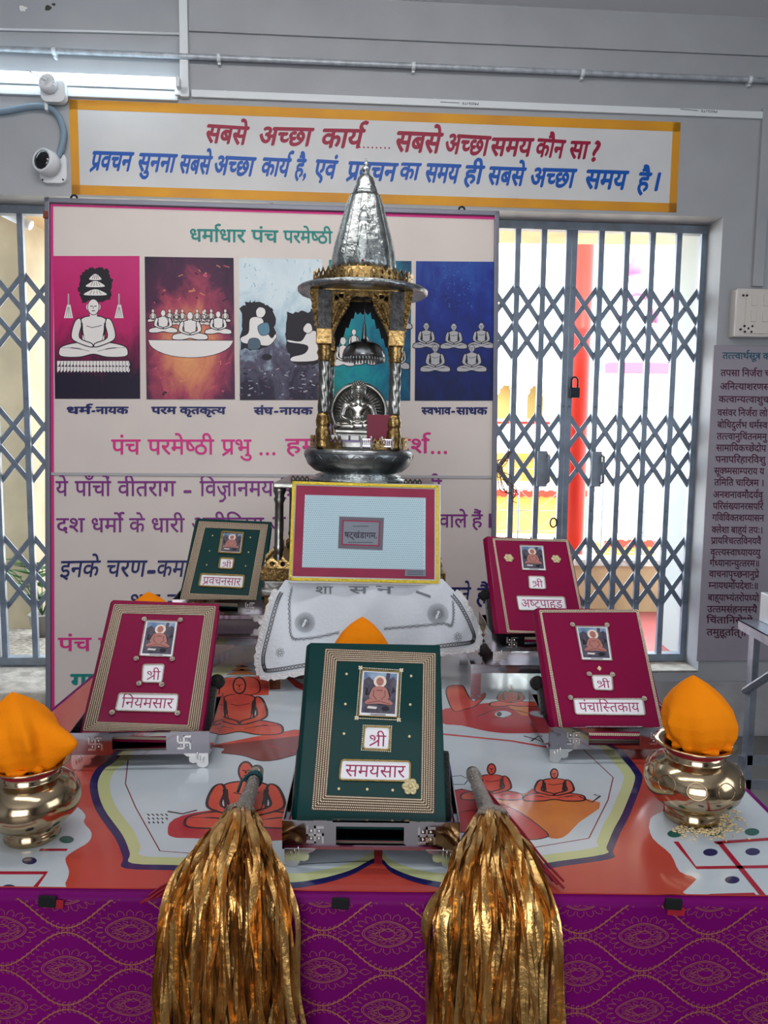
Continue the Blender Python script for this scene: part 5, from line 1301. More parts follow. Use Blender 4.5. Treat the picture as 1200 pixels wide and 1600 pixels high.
for i in range(4):
    for k in range(30 if i % 2 == 0 else 20):
        p = Vector(q[i]).lerp(Vector(q[(i + 1) % 4]), k / (30 if i % 2 == 0 else 20)); A.ell((p.x, p.y), 0.0016, 0.0016, mat('lace_border', (98, 92, 104)), 0.8, 8)
q2 = [bil(q, .07, .9), bil(q, .93, .9), bil(q, .93, .1), bil(q, .07, .1)]; A.poly(q2, M_PLR, 2); q3 = [bil(q, .1, .86), bil(q, .9, .86), bil(q, .9, .14), bil(q, .1, .14)]; A.poly(q3, M_GREYL, 3)
A.text('षट्खंडागम.', mp((400, 520), 3.81, [(527, 1188)])[0], mp((400, 520), 3.81, [(722, 1192)])[0], 8.5, M_LEADI, 0, .02, 4)
for (x0, x1, y) in ((578, 672, 1152), (550, 700, 1248)):
    for k in range(12):
        a_ = mp((400, 520), 3.81, [(x0 + (x1 - x0) * k / 12, y), (x0 + (x1 - x0) * (k + .7) / 12, y + (k % 3))]); A.pline(a_, 1.3, M_LEADI, 4)
A.build('title_plaque', t, 'small grey title plaque')
A = Art(M_PL, base=0.0022); A.poly(pq([(888, 1412), (1010, 1410), (1010, 1450), (886, 1448)]), M_GREYL, 1)
for k in range(3): A.pline(mp((400, 520), 3.81, [(900, 1420 + 10 * k), (995, 1420 + 10 * k)]), 0.8, M_LEADI, 2)
A.build('price_sticker', t, 'small grey sticker')

# ================================================================== THE SHRINE
M_SIL = mat('tarnished_silver', (150, 150, 146), 0.28, 1.0, rgb2=(98, 98, 94), nscale=22, bump=0.12, bscale=70); M_SILB = mat('bright_silver', (176, 182, 182), 0.27, 1.0, bump=0.45, bscale=60, rgb2=(140, 146, 146), nscale=40)
M_GLD = mat('brass_gold', (172, 144, 94), 0.26, 1.0, rgb2=(116, 90, 54), nscale=40, bump=0.25, bscale=110); M_GLDR = mat('carved_gold', (178, 148, 96), 0.3, 1.0, bump=1.0, bscale=130, rgb2=(96, 74, 42), nscale=60)
M_SILD = mat('dark_silver', (150, 154, 156), 0.3, 1.0, bump=0.15, bscale=60, rgb2=(96, 100, 104), nscale=16)
M_DKB = mat('dark_bronze', (46, 42, 38), 0.45, 0.6)
M_POST = mat('engraved_post', (112, 112, 112), 0.5, 0.8, bump=0.8, bscale=150, rgb2=(70, 70, 72), nscale=60)
M_SH = T(-0.105, 2.40, 0) @ RY(1.0)
sh = thing('miniature_shrine', 'tall silver and gold miniature temple shrine with spire and round canopy at the back centre', 'shrine', M_SH)
def crown(name, r, z, n, h, m, arc=(0, 2 * pi), hole=True, parent=sh, label=None, thick=0.003):
    b = MB(); w = (arc[1] - arc[0]) * r / n
    for k in range(n):
        a_ = arc[0] + (arc[1] - arc[0]) * (k + .5) / n
        out = [(-w / 2, 0), (w / 2, 0), (w / 2, h * .62), (w * .28, h * .74), (0, h), (-w * .28, h * .74), (-w / 2, h * .62)]
        hs = [[(w * .24 * cos(q * pi / 4), h * .56 + h * .17 * sin(q * pi / 4)) for q in range(8)]] if hole else []
        if hole: hs.append([(w * .16 * cos(q * pi / 4) - w * .0, h * .2 + h * .09 * sin(q * pi / 4)) for q in range(8)])
        b.prism(out, -thick / 2, thick / 2, M=RZ(0) @ T(r * cos(a_), r * sin(a_), z) @ Matrix.Rotation(a_ + pi / 2, 4, 'Z') @ RX(90), holes=hs)
    return b.build(name, m, parent, label=label)
# stepped pedestal
ped = MB().box((0, 0, 0.858), (0.515, 0.42, 0.212), bev=0.006).build('plinth', M_GLDR, sh, label='carved gold plinth')
b = MB(); b.box((0, 0, 0.975), (0.535, 0.43, 0.022), bev=0.006); b.box((0, 0, 0.998), (0.52, 0.42, 0.026), bev=0.004); b.build('stepped_base', M_SIL, sh)
MB().box((0, 0, 1.031), (0.535, 0.43, 0.038), bev=0.005).build('carved_band', M_GLDR, sh, label='carved gold band')
b = MB()
for sx, sy, L_ in ((0, -1, 0.5), (0, 1, 0.5), (-1, 0, 0.42), (1, 0, 0.42)):
    n = int(L_ / 0.03)
    for k in range(n):
        w = L_ / n; out = [(-w / 2, 0), (w / 2, 0), (w / 2, .02), (w * .2, .026), (0, .036), (-w * .2, .026), (-w / 2, .02)]
        p = -L_ / 2 + w * (k + .5); M_ = T(p if sx == 0 else sx * .255, sy * .215 if sx == 0 else p, 1.05) @ (RZ(0) if sx == 0 else RZ(90)) @ RX(90)
        b.prism(out, -.0015, .0015, M=M_, holes=[[(w * .25 * cos(q * pi / 4), .013 + .008 * sin(q * pi / 4)) for q in range(8)]])
b.build('lower_gallery', M_GLD, sh)
for sx in (-1, 1):
    for sy in (-1, 1):
        MB().lathe([(.016, 1.05), (.02, 1.06), (.012, 1.075), (.012, 1.09), (.016, 1.10), (.013, 1.11), (.0125, 1.235), (.017, 1.245), (.013, 1.255), (.019, 1.27), (.019, 1.285)], 16, M=T(sx * .222, sy * .17, 0)).build('corner_post', M_SIL, sh)
MB().box((0, 0, 1.165), (0.30, 0.24, 0.24), bev=0.006).build('core', M_GLDR, sh)
b = MB(); b.box((0, 0, 1.288), (0.475, 0.40, 0.016), bev=0.004); b.build('upper_slab', M_SIL, sh)
for sx in (-1, 1):
    b = MB()
    for k in range(4):
        w = .013; out = [(-w / 2, 0), (w / 2, 0), (w / 2, .012), (0, .02), (-w / 2, .012)]
        b.prism(out, -.0015, .0015, M=T(sx * (.145 + .0135 * k), -.15, 1.296) @ RX(90), holes=[[(w * .25 * cos(q * pi / 3), .009 + .004 * sin(q * pi / 3)) for q in range(6)]])
    b.build('upper_gallery', M_DKB, sh, label='dark pointed gallery')
MB().lathe([(.0, 1.296), (.15, 1.296), (.152, 1.302), (.13, 1.308), (.135, 1.312), (.115, 1.320), (.12, 1.326), (0, 1.326)], 48).build('bowl_foot', M_SILB, sh)
MB().lathe([(.0, 1.32), (.112, 1.320), (.135, 1.326), (.158, 1.345), (.167, 1.368), (.168, 1.384), (.162, 1.394), (.152, 1.398), (0, 1.398)], 64).build('bowl', M_SILD, sh, label='dark silver lotus bowl')
b = MB()
for k in range(16):
    a0 = 2 * pi * k / 16; pts = []
    for q in range(9):
        s = -1 + q / 4; a_ = a0 + s * .19; z = 1.328 + .050 * (1 - abs(s) ** 2.2); r = .1155 + .052 * min(1, (z - 1.322) / .05) ** .55 + .002; pts.append((r * cos(a_), r * sin(a_), z))
    b.tube(pts, .0014, 5)
b.tube([(.1685 * cos(2 * pi * k / 64), .1685 * sin(2 * pi * k / 64), 1.383) for k in range(65)], .0014, 5)
b.build('petal_relief', M_SILD, sh)
crown('railing', .150, 1.398, 8, .036, M_GLD, (radians(205), radians(253)), label='gold pierced railing')
crown('railing', .150, 1.398, 8, .036, M_GLD, (radians(287), radians(335)), label='gold pierced railing')
crown('railing', .150, 1.398, 36, .036, M_GLD, (radians(-25), radians(205)), label='gold pierced railing')
for sx in (-1, 1):
    for sy in (-1, 1):
        P_ = T(sx * .105, sy * .10, 0)
        p = MB().lathe([(.021, 1.398), (.023, 1.405), (.020, 1.412), (.023, 1.42), (.022, 1.452), (.018, 1.458), (.021, 1.464), (.0225, 1.478), (.019, 1.492), (.0165, 1.5)], 20, M=P_).build('pillar', M_GLD, sh, label='pillar with gold base and capital and silver twisted shaft')
        MB().lathe([(.0165, 1.5 + .0055 * k) for k in range(29)], 28, M=P_, mod=lambda a_, v_: 1 + .06 * cos(5 * a_ + 22 * v_)).build('twisted_shaft', M_SIL, p)
        MB().lathe([(.0165, 1.652), (.020, 1.656), (.018, 1.664), (.023, 1.676), (.019, 1.688), (.021, 1.694), (.021, 1.70)], 20, M=P_).build('capital', M_GLD, p)
        b = MB(); b.box((0, 0, 1.722), (.048, .048, .045), M=P_, bev=.003); b.build('block', M_GLD, p)
        b = MB(); b.box((0, 0, 1.80), (.040, .040, .112), M=P_, bev=.003)
        for q in (-.012, 0, .012): b.box((q, -.0205, 1.80), (.003, .003, .10), M=P_)
        b.build('post', M_POST, p)
def bracket(sx, sy, axis):
    o = [(.020, 1.858), (.020, 1.722), (.028, 1.735), (.034, 1.752), (.040, 1.762), (.038, 1.772), (.048, 1.780), (.055, 1.795), (.060, 1.80), (.062, 1.815), (.072, 1.826), (.076, 1.838), (.090, 1.843), (.105, 1.840), (.105, 1.858)]
    b = MB(); b.prism(o, -.009, .009, M=RX(90), holes=[[(.05 + .012 * cos(q * pi / 4), 1.842 + .008 * sin(q * pi / 4)) for q in range(8)], [(.032 + .006 * cos(q * pi / 4), 1.835 + .009 * sin(q * pi / 4)) for q in range(8)]])
    for k in range(9):
        tt = k / 8; b.ball((.024 + .040 * tt, -.009, 1.745 + .07 * tt), .0075, u=8, w=6)
        b.ball((.022 + .018 * tt, -.009, 1.765 + .05 * tt), .006, u=8, w=6)
    b.tube([(.066 + .012 * cos(q * .7), -.010, 1.838 + .011 * sin(q * .7)) for q in range(8)], .004, 6)
    return b
for sx in (-1, 1):
    for sy in (-1, 1):
        mir = Matrix.Diagonal((-sx, 1, 1, 1))
        bracket(0, 0, 0).build('bracket', M_GLDR, sh, M=T(sx * .105, sy * .10, 0) @ mir, label='gold scrolled bracket')
        o = [(.020, 1.858), (.020, 1.735), (.026, 1.745), (.030, 1.775), (.038, 1.80), (.040, 1.825), (.046, 1.858)]
        b = MB(); b.prism(o, -.012, .012, M=RX(90))
        for k in range(6): b.ball((.024 + .003 * k, -.012, 1.755 + .018 * k), .007, u=8, w=6)
        b.build('outer_bracket', M_GLDR, sh, M=T(sx * .105, sy * .10, 0) @ Matrix.Diagonal((sx, 1, 1, 1)), label='gold scrolled bracket')
        b = bracket(0, 0, 0); b.build('side_bracket', M_GLDR, sh, M=T(sx * .105, sy * .10, 0) @ RZ(90 if sy < 0 else -90), label='gold scrolled bracket')
b = MB()
for sy in (-1, 1): b.box((0, sy * .10, 1.853), (.21, .016, .012))
for sx in (-1, 1): b.box((sx * .105, 0, 1.853), (.016, .20, .012))
b.build('beam', M_GLD, sh)
# black valance inside
b = MB(); o = [(-.085, 1.852), (-.085, 1.70), (-.078, 1.715), (-.074, 1.712), (-.066, 1.742), (-.06, 1.74), (-.052, 1.772), (-.044, 1.77), (-.036, 1.80), (-.028, 1.80), (-.024, 1.822), (-.016, 1.812), (-.008, 1.820), (0, 1.812), (.008, 1.820), (.016, 1.812), (.024, 1.822), (.028, 1.80), (.036, 1.80), (.044, 1.77), (.052, 1.772), (.06, 1.74), (.066, 1.742), (.074, 1.712), (.078, 1.715), (.085, 1.70), (.085, 1.852)]
b.prism(o, -.002, .002, M=T(0, .06, 0) @ RX(90)); b.build('valance', M_VELV, sh, label='black scalloped valance')
b = MB(); b.lathe([(0, 1.859), (.17, 1.859), (.192, 1.862), (.198, 1.868), (.198, 1.876), (.192, 1.880), (.186, 1.878), (.178, 1.882), (0, 1.884)], 72); b.build('canopy_disc', M_SILB, sh)
crown('crown_gallery', .150, 1.882, 40, .042, M_GLD)
crown('crown_gallery', .142, 1.882, 30, .03, M_GLD)
MB().lathe([(.10, 1.884), (.112, 1.89), (.105, 1.90), (.112, 1.925), (.098, 1.932), (.0, 1.932)], 48).build('spire_foot', M_GLD, sh)
def facet(a_, v_): return 1 + .035 * cos(8 * a_) * (1 - .5 * v_)
spire_prof = [(.097, 1.93), (.096, 1.95), (.093, 1.975), (.089, 2.0), (.083, 2.025), (.076, 2.05), (.069, 2.075), (.062, 2.10), (.055, 2.125), (.048, 2.145), (.044, 2.156)]
MB().lathe(spire_prof, 64, mod=facet).build('spire', M_SILB, sh)
def sp_r(z):
    for (r0, z0), (r1, z1) in zip(spire_prof, spire_prof[1:]):
        if z0 <= z <= z1: return r0 + (r1 - r0) * (z - z0) / (z1 - z0)
    return .044
b = MB()
for k in range(16):
    a_ = 2 * pi * (k + .5) / 16; pts = []
    for (r, z) in spire_prof:
        rr = r * facet(a_, (z - 1.93) / .226) + .0005; pts.append((rr * cos(a_), rr * sin(a_), z))
    b.tube(pts, .0012, 5)
def onsp(x, z):
    r = sp_r(z); return (x, -sqrt(max(0, r * r - x * x)) * 1.03 - .001, z)
for l in ([(-.016, 2.065), (.016, 2.065), (.018, 2.075), (-.018, 2.075), (-.016, 2.065)], [(-.014, 2.078), (-.006, 2.095), (.006, 2.095), (.014, 2.078)], [(-.010, 2.097), (.010, 2.097), (.006, 2.106), (0, 2.114), (-.006, 2.106), (-.010, 2.097)], [(-.005, 2.055), (-.016, 1.99)], [(.005, 2.055), (.016, 1.99)], [(-.022, 2.06), (.022, 2.06)], [(-.028, 1.95), (-.016, 2.0), (-.008, 1.95)], [(.028, 1.95), (.016, 2.0), (.008, 1.95)]):
    b.tube([onsp(*p) for p in l], .0011, 5)
b.build('embossed_lines', M_SILB, sh)
MB().lathe([(.043, 2.154), (.041, 2.159), (.0345, 2.161), (.037, 2.165), (.0345, 2.169), (.035, 2.173), (.031, 2.177), (.0315, 2.181), (.028, 2.185), (.0275, 2.194), (.022, 2.207), (.014, 2.214), (.008, 2.217), (0, 2.217)], 40, mod=lambda a_, v_: 1 + .02 * cos(20 * a_)).build('cap', M_SILB, sh)
MB().lathe([(.010, 2.214), (.012, 2.218), (.006, 2.221), (.0125, 2.226), (.0135, 2.232), (.011, 2.237), (.005, 2.240), (.0085, 2.244), (.0085, 2.248), (.004, 2.252), (.002, 2.262), (0, 2.264)], 20).build('finial', M_SILB, sh)
MB().ball(onsp(0, 1.945), .004).build('ruby', mat('ruby', (110, 10, 50), 0.1, coat=1), sh)

# hanging parasol
M_U = M_SH @ T(0.008, -0.02, 0)
t = thing('hanging_parasol', 'small dark silver ceremonial parasol hanging inside the shrine above the idol', 'parasol', M_U)
MB().tube([(0, 0, 1.858), (0, 0, 1.77)], .0012, 6).build('chain', M_SILD, t)
MB().lathe([(.004, 1.775), (.006, 1.75), (.008, 1.73), (.012, 1.722), (.03, 1.720), (.046, 1.712), (.058, 1.698), (.063, 1.684), (.064, 1.672), (.060, 1.672), (.055, 1.69), (.03, 1.708), (0, 1.712)], 40, mod=lambda a_, v_: 1 + .02 * cos(24 * a_), cap=False).build('dome', M_SILD, t)
b = MB()
for k in range(40):
    a_ = 2 * pi * k / 40; b.lathe([(.0035, 0.006), (.004, 0.0), (.002, -.008), (0, -.009)], 6, M=T(.062 * cos(a_), .062 * sin(a_), 1.668))
b.build('bead_fringe', M_SILD, t)

# idol
M_IDOL = mat('idol_silver', (206, 206, 200), 0.22, 1.0, rgb2=(168, 166, 160), nscale=30)
M_I = M_SH @ T(-0.004, -0.01, 0)
idol = thing('silver_idol', 'small silver idol seated in meditation before a round ribbed halo inside the shrine', 'idol', M_I)
b = MB(); b.box((0, 0.01, 1.408), (.15, .10, .02), bev=.003); b.box((0, 0.01, 1.430), (.13, .085, .024), bev=.004); b.box((0, 0.01, 1.448), (.14, .09, .012), bev=.003); b.build('pedestal', M_SIL, idol)
Hm = T(0, .048, 1.512) @ RX(90)
b = MB(); b.lathe([(0, 0), (.086, 0), (.090, .003), (.090, .009), (.084, .011), (.078, .008), (.074, .004), (0, .004)], 64, M=Hm)
for k in range(40):
    a_ = 2 * pi * k / 40; b.ball((.050 * cos(a_), .050 * sin(a_), .005), (.004, .004, .003), u=6, w=4, M=Hm)
    b.tube([(.03 * cos(a_), .03 * sin(a_), .004), (.05 * cos(a_ + .04), .05 * sin(a_ + .04), .006), (.074 * cos(a_), .074 * sin(a_), .004)], [.001, .0034, .002], 5, M=Hm)
for k in range(56):
    a_ = 2 * pi * k / 56; b.ball((.089 * cos(a_), .089 * sin(a_), .006), .0035, u=6, w=4, M=Hm)
b.build('halo', M_SIL, idol, label='round ribbed silver halo')
# body: one continuous skinned surface
J = {'pel': (0, .008, 1.466, .023, .020), 'wst': (0, .010, 1.487, .0195, .016), 'cst': (0, .009, 1.512, .028, .019), 'nk': (0, .007, 1.533, .0105, .0105), 'jaw': (0, .002, 1.546, .013, .0135), 'hd': (0, .002, 1.563, .0205, .0215), 'crn': (0, .006, 1.582, .015, .015), 'ush': (0, .007, 1.591, .006, .006),
     'sl': (-.036, .009, 1.522, .0125, .0125), 'el': (-.046, .000, 1.488, .0092, .0092), 'hl': (-.012, -.026, 1.470, .0075, .006), 'sr': (.036, .009, 1.522, .0125, .0125), 'er': (.046, .000, 1.488, .0092, .0092), 'hr': (.012, -.026, 1.470, .0075, .006),
     'tl': (-.026, -.004, 1.464, .018, .015), 'kl': (-.066, -.014, 1.461, .0135, .011), 'fl': (-.006, -.032, 1.461, .0085, .007), 'tr': (.026, -.004, 1.464, .018, .015), 'kr': (.066, -.014, 1.461, .0135, .011), 'fr': (.010, -.029, 1.465, .0085, .007)}
ks = list(J); ED = [('pel', 'wst'), ('wst', 'cst'), ('cst', 'nk'), ('nk', 'jaw'), ('jaw', 'hd'), ('hd', 'crn'), ('crn', 'ush'), ('cst', 'sl'), ('sl', 'el'), ('el', 'hl'), ('cst', 'sr'), ('sr', 'er'), ('er', 'hr'), ('pel', 'tl'), ('tl', 'kl'), ('kl', 'fl'), ('pel', 'tr'), ('tr', 'kr'), ('kr', 'fr')]
SC = 12.0
me = bpy.data.meshes.new('body'); me.from_pydata([tuple(c * SC for c in J[k][:3]) for k in ks], [(ks.index(x), ks.index(y)) for x, y in ED], [])
tmp = bpy.data.objects.new('body_tmp', me); COL.objects.link(tmp)
md = tmp.modifiers.new('skin', 'SKIN'); md.use_smooth_shade = True
for i, k in enumerate(ks):
    sv = me.skin_vertices[0].data[i]; sv.radius = (J[k][3] * SC, J[k][4] * SC); sv.use_root = (k == 'pel')
tmp.modifiers.new('sub', 'SUBSURF').levels = 2; tmp.modifiers['sub'].render_levels = 2
dg = bpy.context.evaluated_depsgraph_get(); ev = tmp.evaluated_get(dg); m2 = ev.to_mesh()
b = MB(); b.add([tuple(c / SC for c in v.co) for v in m2.vertices], [list(p.vertices) for p in m2.polygons], 0, True)
ev.to_mesh_clear(); bpy.data.objects.remove(tmp)
# face, ears, curls, fingers and chest modelling
b.ball((0, -.0185, 1.558), (.003, .004, .006), u=8, w=6)
for sx in (-1, 1):
    b.ball((sx * .0065, -.0155, 1.5635), (.0042, .003, .0022), u=8, w=6); b.tube([(sx * .002, -.0175, 1.5685), (sx * .007, -.0165, 1.570), (sx * .012, -.0125, 1.5675)], .0011, 5)
    b.ball((sx * .0185, .003, 1.557), (.0032, .004, .011), u=8, w=6); b.ball((sx * .0125, -.008, 1.524), (.012, .008, .008), u=10, w=8)
    for k in range(4): b.tube([(sx * (.012 - .004 * k), -.026, 1.4715 + .0008 * k), (sx * (.002 - .004 * k), -.0325, 1.4712 + .0008 * k), (-sx * (.010 - .001 * k), -.030, 1.4705 + .0008 * k)], .0019, 6)
    b.tube([(sx * .010, -.026, 1.473), (sx * .003, -.030, 1.4775), (sx * .0005, -.030, 1.478)], .002, 6)
b.tube([(-.005, -.0165, 1.5505), (0, -.018, 1.5500), (.005, -.0165, 1.5505)], .0014, 5); b.ball((0, -.0145, 1.5435), (.005, .004, .0035), u=8, w=6)
for k in range(60):
    z = 1.569 + .018 * (k / 60); rr = .0195 * sqrt(max(0, 1 - ((z - 1.565) / .026) ** 2)); a_ = k * 2.399; y_ = .004 + rr * sin(a_)
    if y_ > -.012 or z > 1.577: b.ball((rr * cos(a_), y_, z), .003, u=6, w=4)
b.build('body', M_IDOL, idol, M=T(0, -.016, 1.452) @ Matrix.Scale(1.10, 4) @ T(0, 0, -1.452), label='seated silver figure with hands folded in its lap')
# small things in front of the idol
M_CARD = mat('maroon_card', (120, 40, 60), 0.5); M_LIL = mat('lilac_tray', (120, 104, 146), 0.4, 0.2); M_BLK = mat('block_silver', (150, 150, 150), 0.4, 0.8)
Mc = M_SH @ T(0.062, -0.105, 1.42) @ RX(6)
t = thing('maroon_card', 'small maroon card standing at the right in front of the idol', 'card', Mc)
MB().box((0, 0, .040), (.072, .004, .080), bev=.001).build('board', M_CARD, t)
t = thing('offering_blocks', 'small silver and lilac blocks on a little shelf at the idol feet', 'offering stand', M_SH @ T(-.04, -.085, 1.399))
MB().box((0, 0, .020), (.11, .03, .004)).build('shelf', M_LIL, t)
for x_, w_ in ((-.035, .03), (0.0, .026), (.03, .028)): MB().box((x_, 0, .030), (w_, .02, .016), bev=.002).build('block', M_BLK, t)
for x_ in (-.05, .05): MB().box((x_, 0, .009), (.005, .02, .018)).build('leg', M_LIL, t)
MB().box((-.048, -.002, .045), (.016, .022, .05), bev=.003).build('side_block', M_LIL, t)
M_GLASS = mat('clear_acrylic', (200, 196, 206), 0.15, 0.3)
t = thing('toy_railing', 'tiny silver railing with posts in front of the maroon card', 'railing', M_SH @ T(0.052, -0.128, 1.399))
for x_ in (-.04, -.012, .020, .05): MB().lathe([(.003, 0), (.0022, .03), (.004, .034), (0, .038)], 8, M=T(x_, 0, 0)).build('post', M_GLASS, t)
for x0, x1 in ((-.04, -.012), (.020, .05)):
    b = MB(); b.box(((x0 + x1) / 2, 0, .028), (x1 - x0, .002, .003)); b.box(((x0 + x1) / 2, 0, .008), (x1 - x0, .002, .003))
    for k in range(4): b.box((x0 + (x1 - x0) * (k + 1) / 5, 0, .018), (.0016, .0016, .02))
    b.build('rail_panel', M_GLASS, t)

# ================================================================== POTS AND CLOTH BUNDLES
M_BRASS = mat('polished_brass', (206, 184, 152), 0.15, 1.0, rgb2=(168, 146, 110), nscale=9, bump=0.05, bscale=26); M_ORNG = mat('orange_cloth', (240, 138, 10), 0.8, spec=0.1, bump=0.2, bscale=300, rgb2=(232, 126, 6), nscale=5); M_THR = mat('red_thread', (130, 16, 34), 0.7)
POT = [(0, 0), (.046, 0), (.049, .004), (.047, .016), (.043, .022), (.050, .028), (.068, .038), (.081, .052), (.0865, .070), (.085, .086), (.077, .101), (.064, .112), (.055, .116), (.052, .119), (.054, .124), (.050, .127), (.049, .132), (.056, .138), (.066, .141), (.071, .1435), (.070, .1455), (.060, .1435), (.048, .138), (.044, .125), (.044, .10), (0, .06)]
def pot(label, x, y, k, engraved):
    t = thing('brass_pot', label, 'pot', T(x, y, TZ + .001) @ Matrix.Scale(k, 4), 'brass kalash pots')
    MB().lathe(POT, 64).build('body', M_BRASS, t)
    b = MB()
    for i in range(3): b.tube([(.0495 * cos(q * pi / 16), .0495 * sin(q * pi / 16), .128 + .0025 * i) for q in range(33)], .0016, 6)
    b.build('neck_thread', M_THR, t, label='red thread around the neck')
    if engraved:
        b = MB()
        for i in range(10):
            a0 = 2 * pi * i / 10
            for z0, rr in ((.086, .016),):
                pts = []
                for q in range(17):
                    u_ = 2 * pi * q / 16; a_ = a0 + .2 * cos(u_); z = z0 + rr * sin(u_) * .9
                    r = [p for p in POT if True]; rad = .0855 if z < .086 else .0855 - (z - .086) * .6
                    rad = .0865 - abs(z - .072) ** 2 * 9.5; pts.append((rad * cos(a_), rad * sin(a_), z))
                b.tube(pts, .0007, 4)
        b.build('engraving', M_BRASS, t)
    return t
def bundle(label, x, y, z, k, peak, lobes, seed, rot=0.0):
    rnd = random.Random(seed)
    t = thing('cloth_bundle', label, 'cloth bundle', T(x, y, z) @ RZ(rot) @ Matrix.Scale(k, 4), 'orange cloth bundles on the pots')
    ph = [rnd.uniform(0, 6.28) for _ in range(6)]
    def surf(u_, v_):
        a_ = 2 * pi * u_
        prof = [(0, .044), (.08, .052), (.22, .060), (.38, .0615), (.55, .056), (.72, .043), (.86, .026), (.95, .011), (1, .001)]
        for (v0, r0), (v1, r1) in zip(prof, prof[1:]):
            if v0 <= v_ <= v1: r = r0 + (r1 - r0) * (v_ - v0) / (v1 - v0); break
        fold = .05 * sin(3 * a_ + ph[0] + 2 * v_) + .06 * abs(sin(2.0 * a_ + ph[1] - 1.5 * v_)) - .04 * abs(sin(3.0 * a_ + ph[3] + 2.2 * v_)) + .07 * (1 - v_) ** 3 * sin(11 * a_ + ph[2])
        for (la, lw, lv, lh) in lobes:
            d = (a_ - la + pi) % (2 * pi) - pi; fold += lh * math.exp(-(d / lw) ** 2 - ((v_ - lv) / .22) ** 2)
        r *= 1 + fold
        return Vector((r * cos(a_) + peak[0] * v_ ** 1.6, r * sin(a_) + peak[1] * v_ ** 1.6, .122 * v_ + .004 * sin(4 * a_ + ph[3]) * (1 - v_)))
    MB().grid(surf, 96, 40).build('wrapped_cloth', M_ORNG, t)
    b = MB()
    def ruff(u_, v_):
        a_ = 2 * pi * u_; c_ = 2 * pi * v_; rr = .046 + .003 * sin(13 * a_ + ph[4]) + .002 * sin(7 * a_); q = .007 + .003 * sin(9 * a_ + ph[5])
        return Vector(((rr + q * cos(c_)) * cos(a_), (rr + q * cos(c_)) * sin(a_), .006 + q * .8 * sin(c_) + .003 * sin(5 * a_)))
    b.grid(ruff, 120, 12); b.build('gathered_edge', M_ORNG, t)
    return t
pr = (0.572, 1.348); pot('engraved brass pot with orange bundle at the right front corner of the table', pr[0], pr[1], 1.0, True)
bundle('plump orange cloth bundle in the right engraved pot', pr[0] + .006, pr[1], TZ + .141, 1.02, (-.012, .01), [(2.4, .5, .5, .05), (3.6, .13, .35, .12), (4.1, .12, .25, -.07)], 4, 0)
plf = (-0.598, 1.255); pot('plain brass pot with orange bundle at the left front corner of the table', plf[0], plf[1], 0.93, False)
bundle('pointed orange cloth bundle with side folds in the left pot', plf[0] - .002, plf[1], TZ + .130, 1.0, (-.028, .01), [(6.05, .24, .40, .62), (3.3, .5, .3, .20), (5.25, .13, .5, .22), (4.75, .12, .45, -.08), (4.4, .13, .45, .18), (5.6, .12, .45, -.10)], 9, 0)
pot('brass pot hidden behind the central green scripture', -0.05, 1.76, 0.95, False); bundle('orange cloth bundle peeking over the top of the central green scripture', -0.05, 1.76, TZ + .136, 1.08, (.002, .0), [(2.8, .4, .3, .1), (.2, .4, .3, .1)], 12, 20)
pot('brass pot hidden behind the left crimson scripture', -0.60, 1.93, 0.95, False); bundle('orange cloth bundle peeking over the top of the left crimson scripture', -0.60, 1.93, TZ + .136, 1.22, (.0, .0), [], 15, 40)
M_THRF = M_THR
t = thing('thread_tassel', 'dark red thread tassel hanging beside the neck of the left pot', 'tassel', T(plf[0] - .058, plf[1] - .045, TZ + .09))
for k in range(8):
    rnd = random.Random(k); MB().tube(catmull([(0, 0, .04), (rnd.uniform(-.01, .01), -.012, .02), (rnd.uniform(-.016, .016), -.020 + rnd.uniform(-.004, .004), 0), (rnd.uniform(-.02, .02), -.022, -.022 + rnd.uniform(-.01, .01))], 4), .0016, 5).build('thread', M_THRF, t)
# rice
M_RICE = mat('rice', (228, 206, 160), 0.6); b = MB(); rnd = random.Random(5)
for k in range(230):
    a_ = rnd.uniform(-2.4, 0.6); r = .048 + abs(rnd.gauss(0, .016)); x, y = pr[0] + r * cos(a_), pr[1] + r * sin(a_)
    if rnd.random() < .25: x += .05 * rnd.random()
    q = rnd.uniform(0, 3.1); b.ball((0, 0, 0), (.0042, .0014, .0013), u=5, w=4, M=T(x, y, TZ + .0025 + .002 * rnd.random() * (r < .06)) @ Matrix.Rotation(q, 4, 'Z'))
r_o = b.build('scattered_rice', M_RICE); tag(r_o, 'scattered pale rice grains around the foot of the right pot', 'rice'); r_o['kind'] = 'stuff'

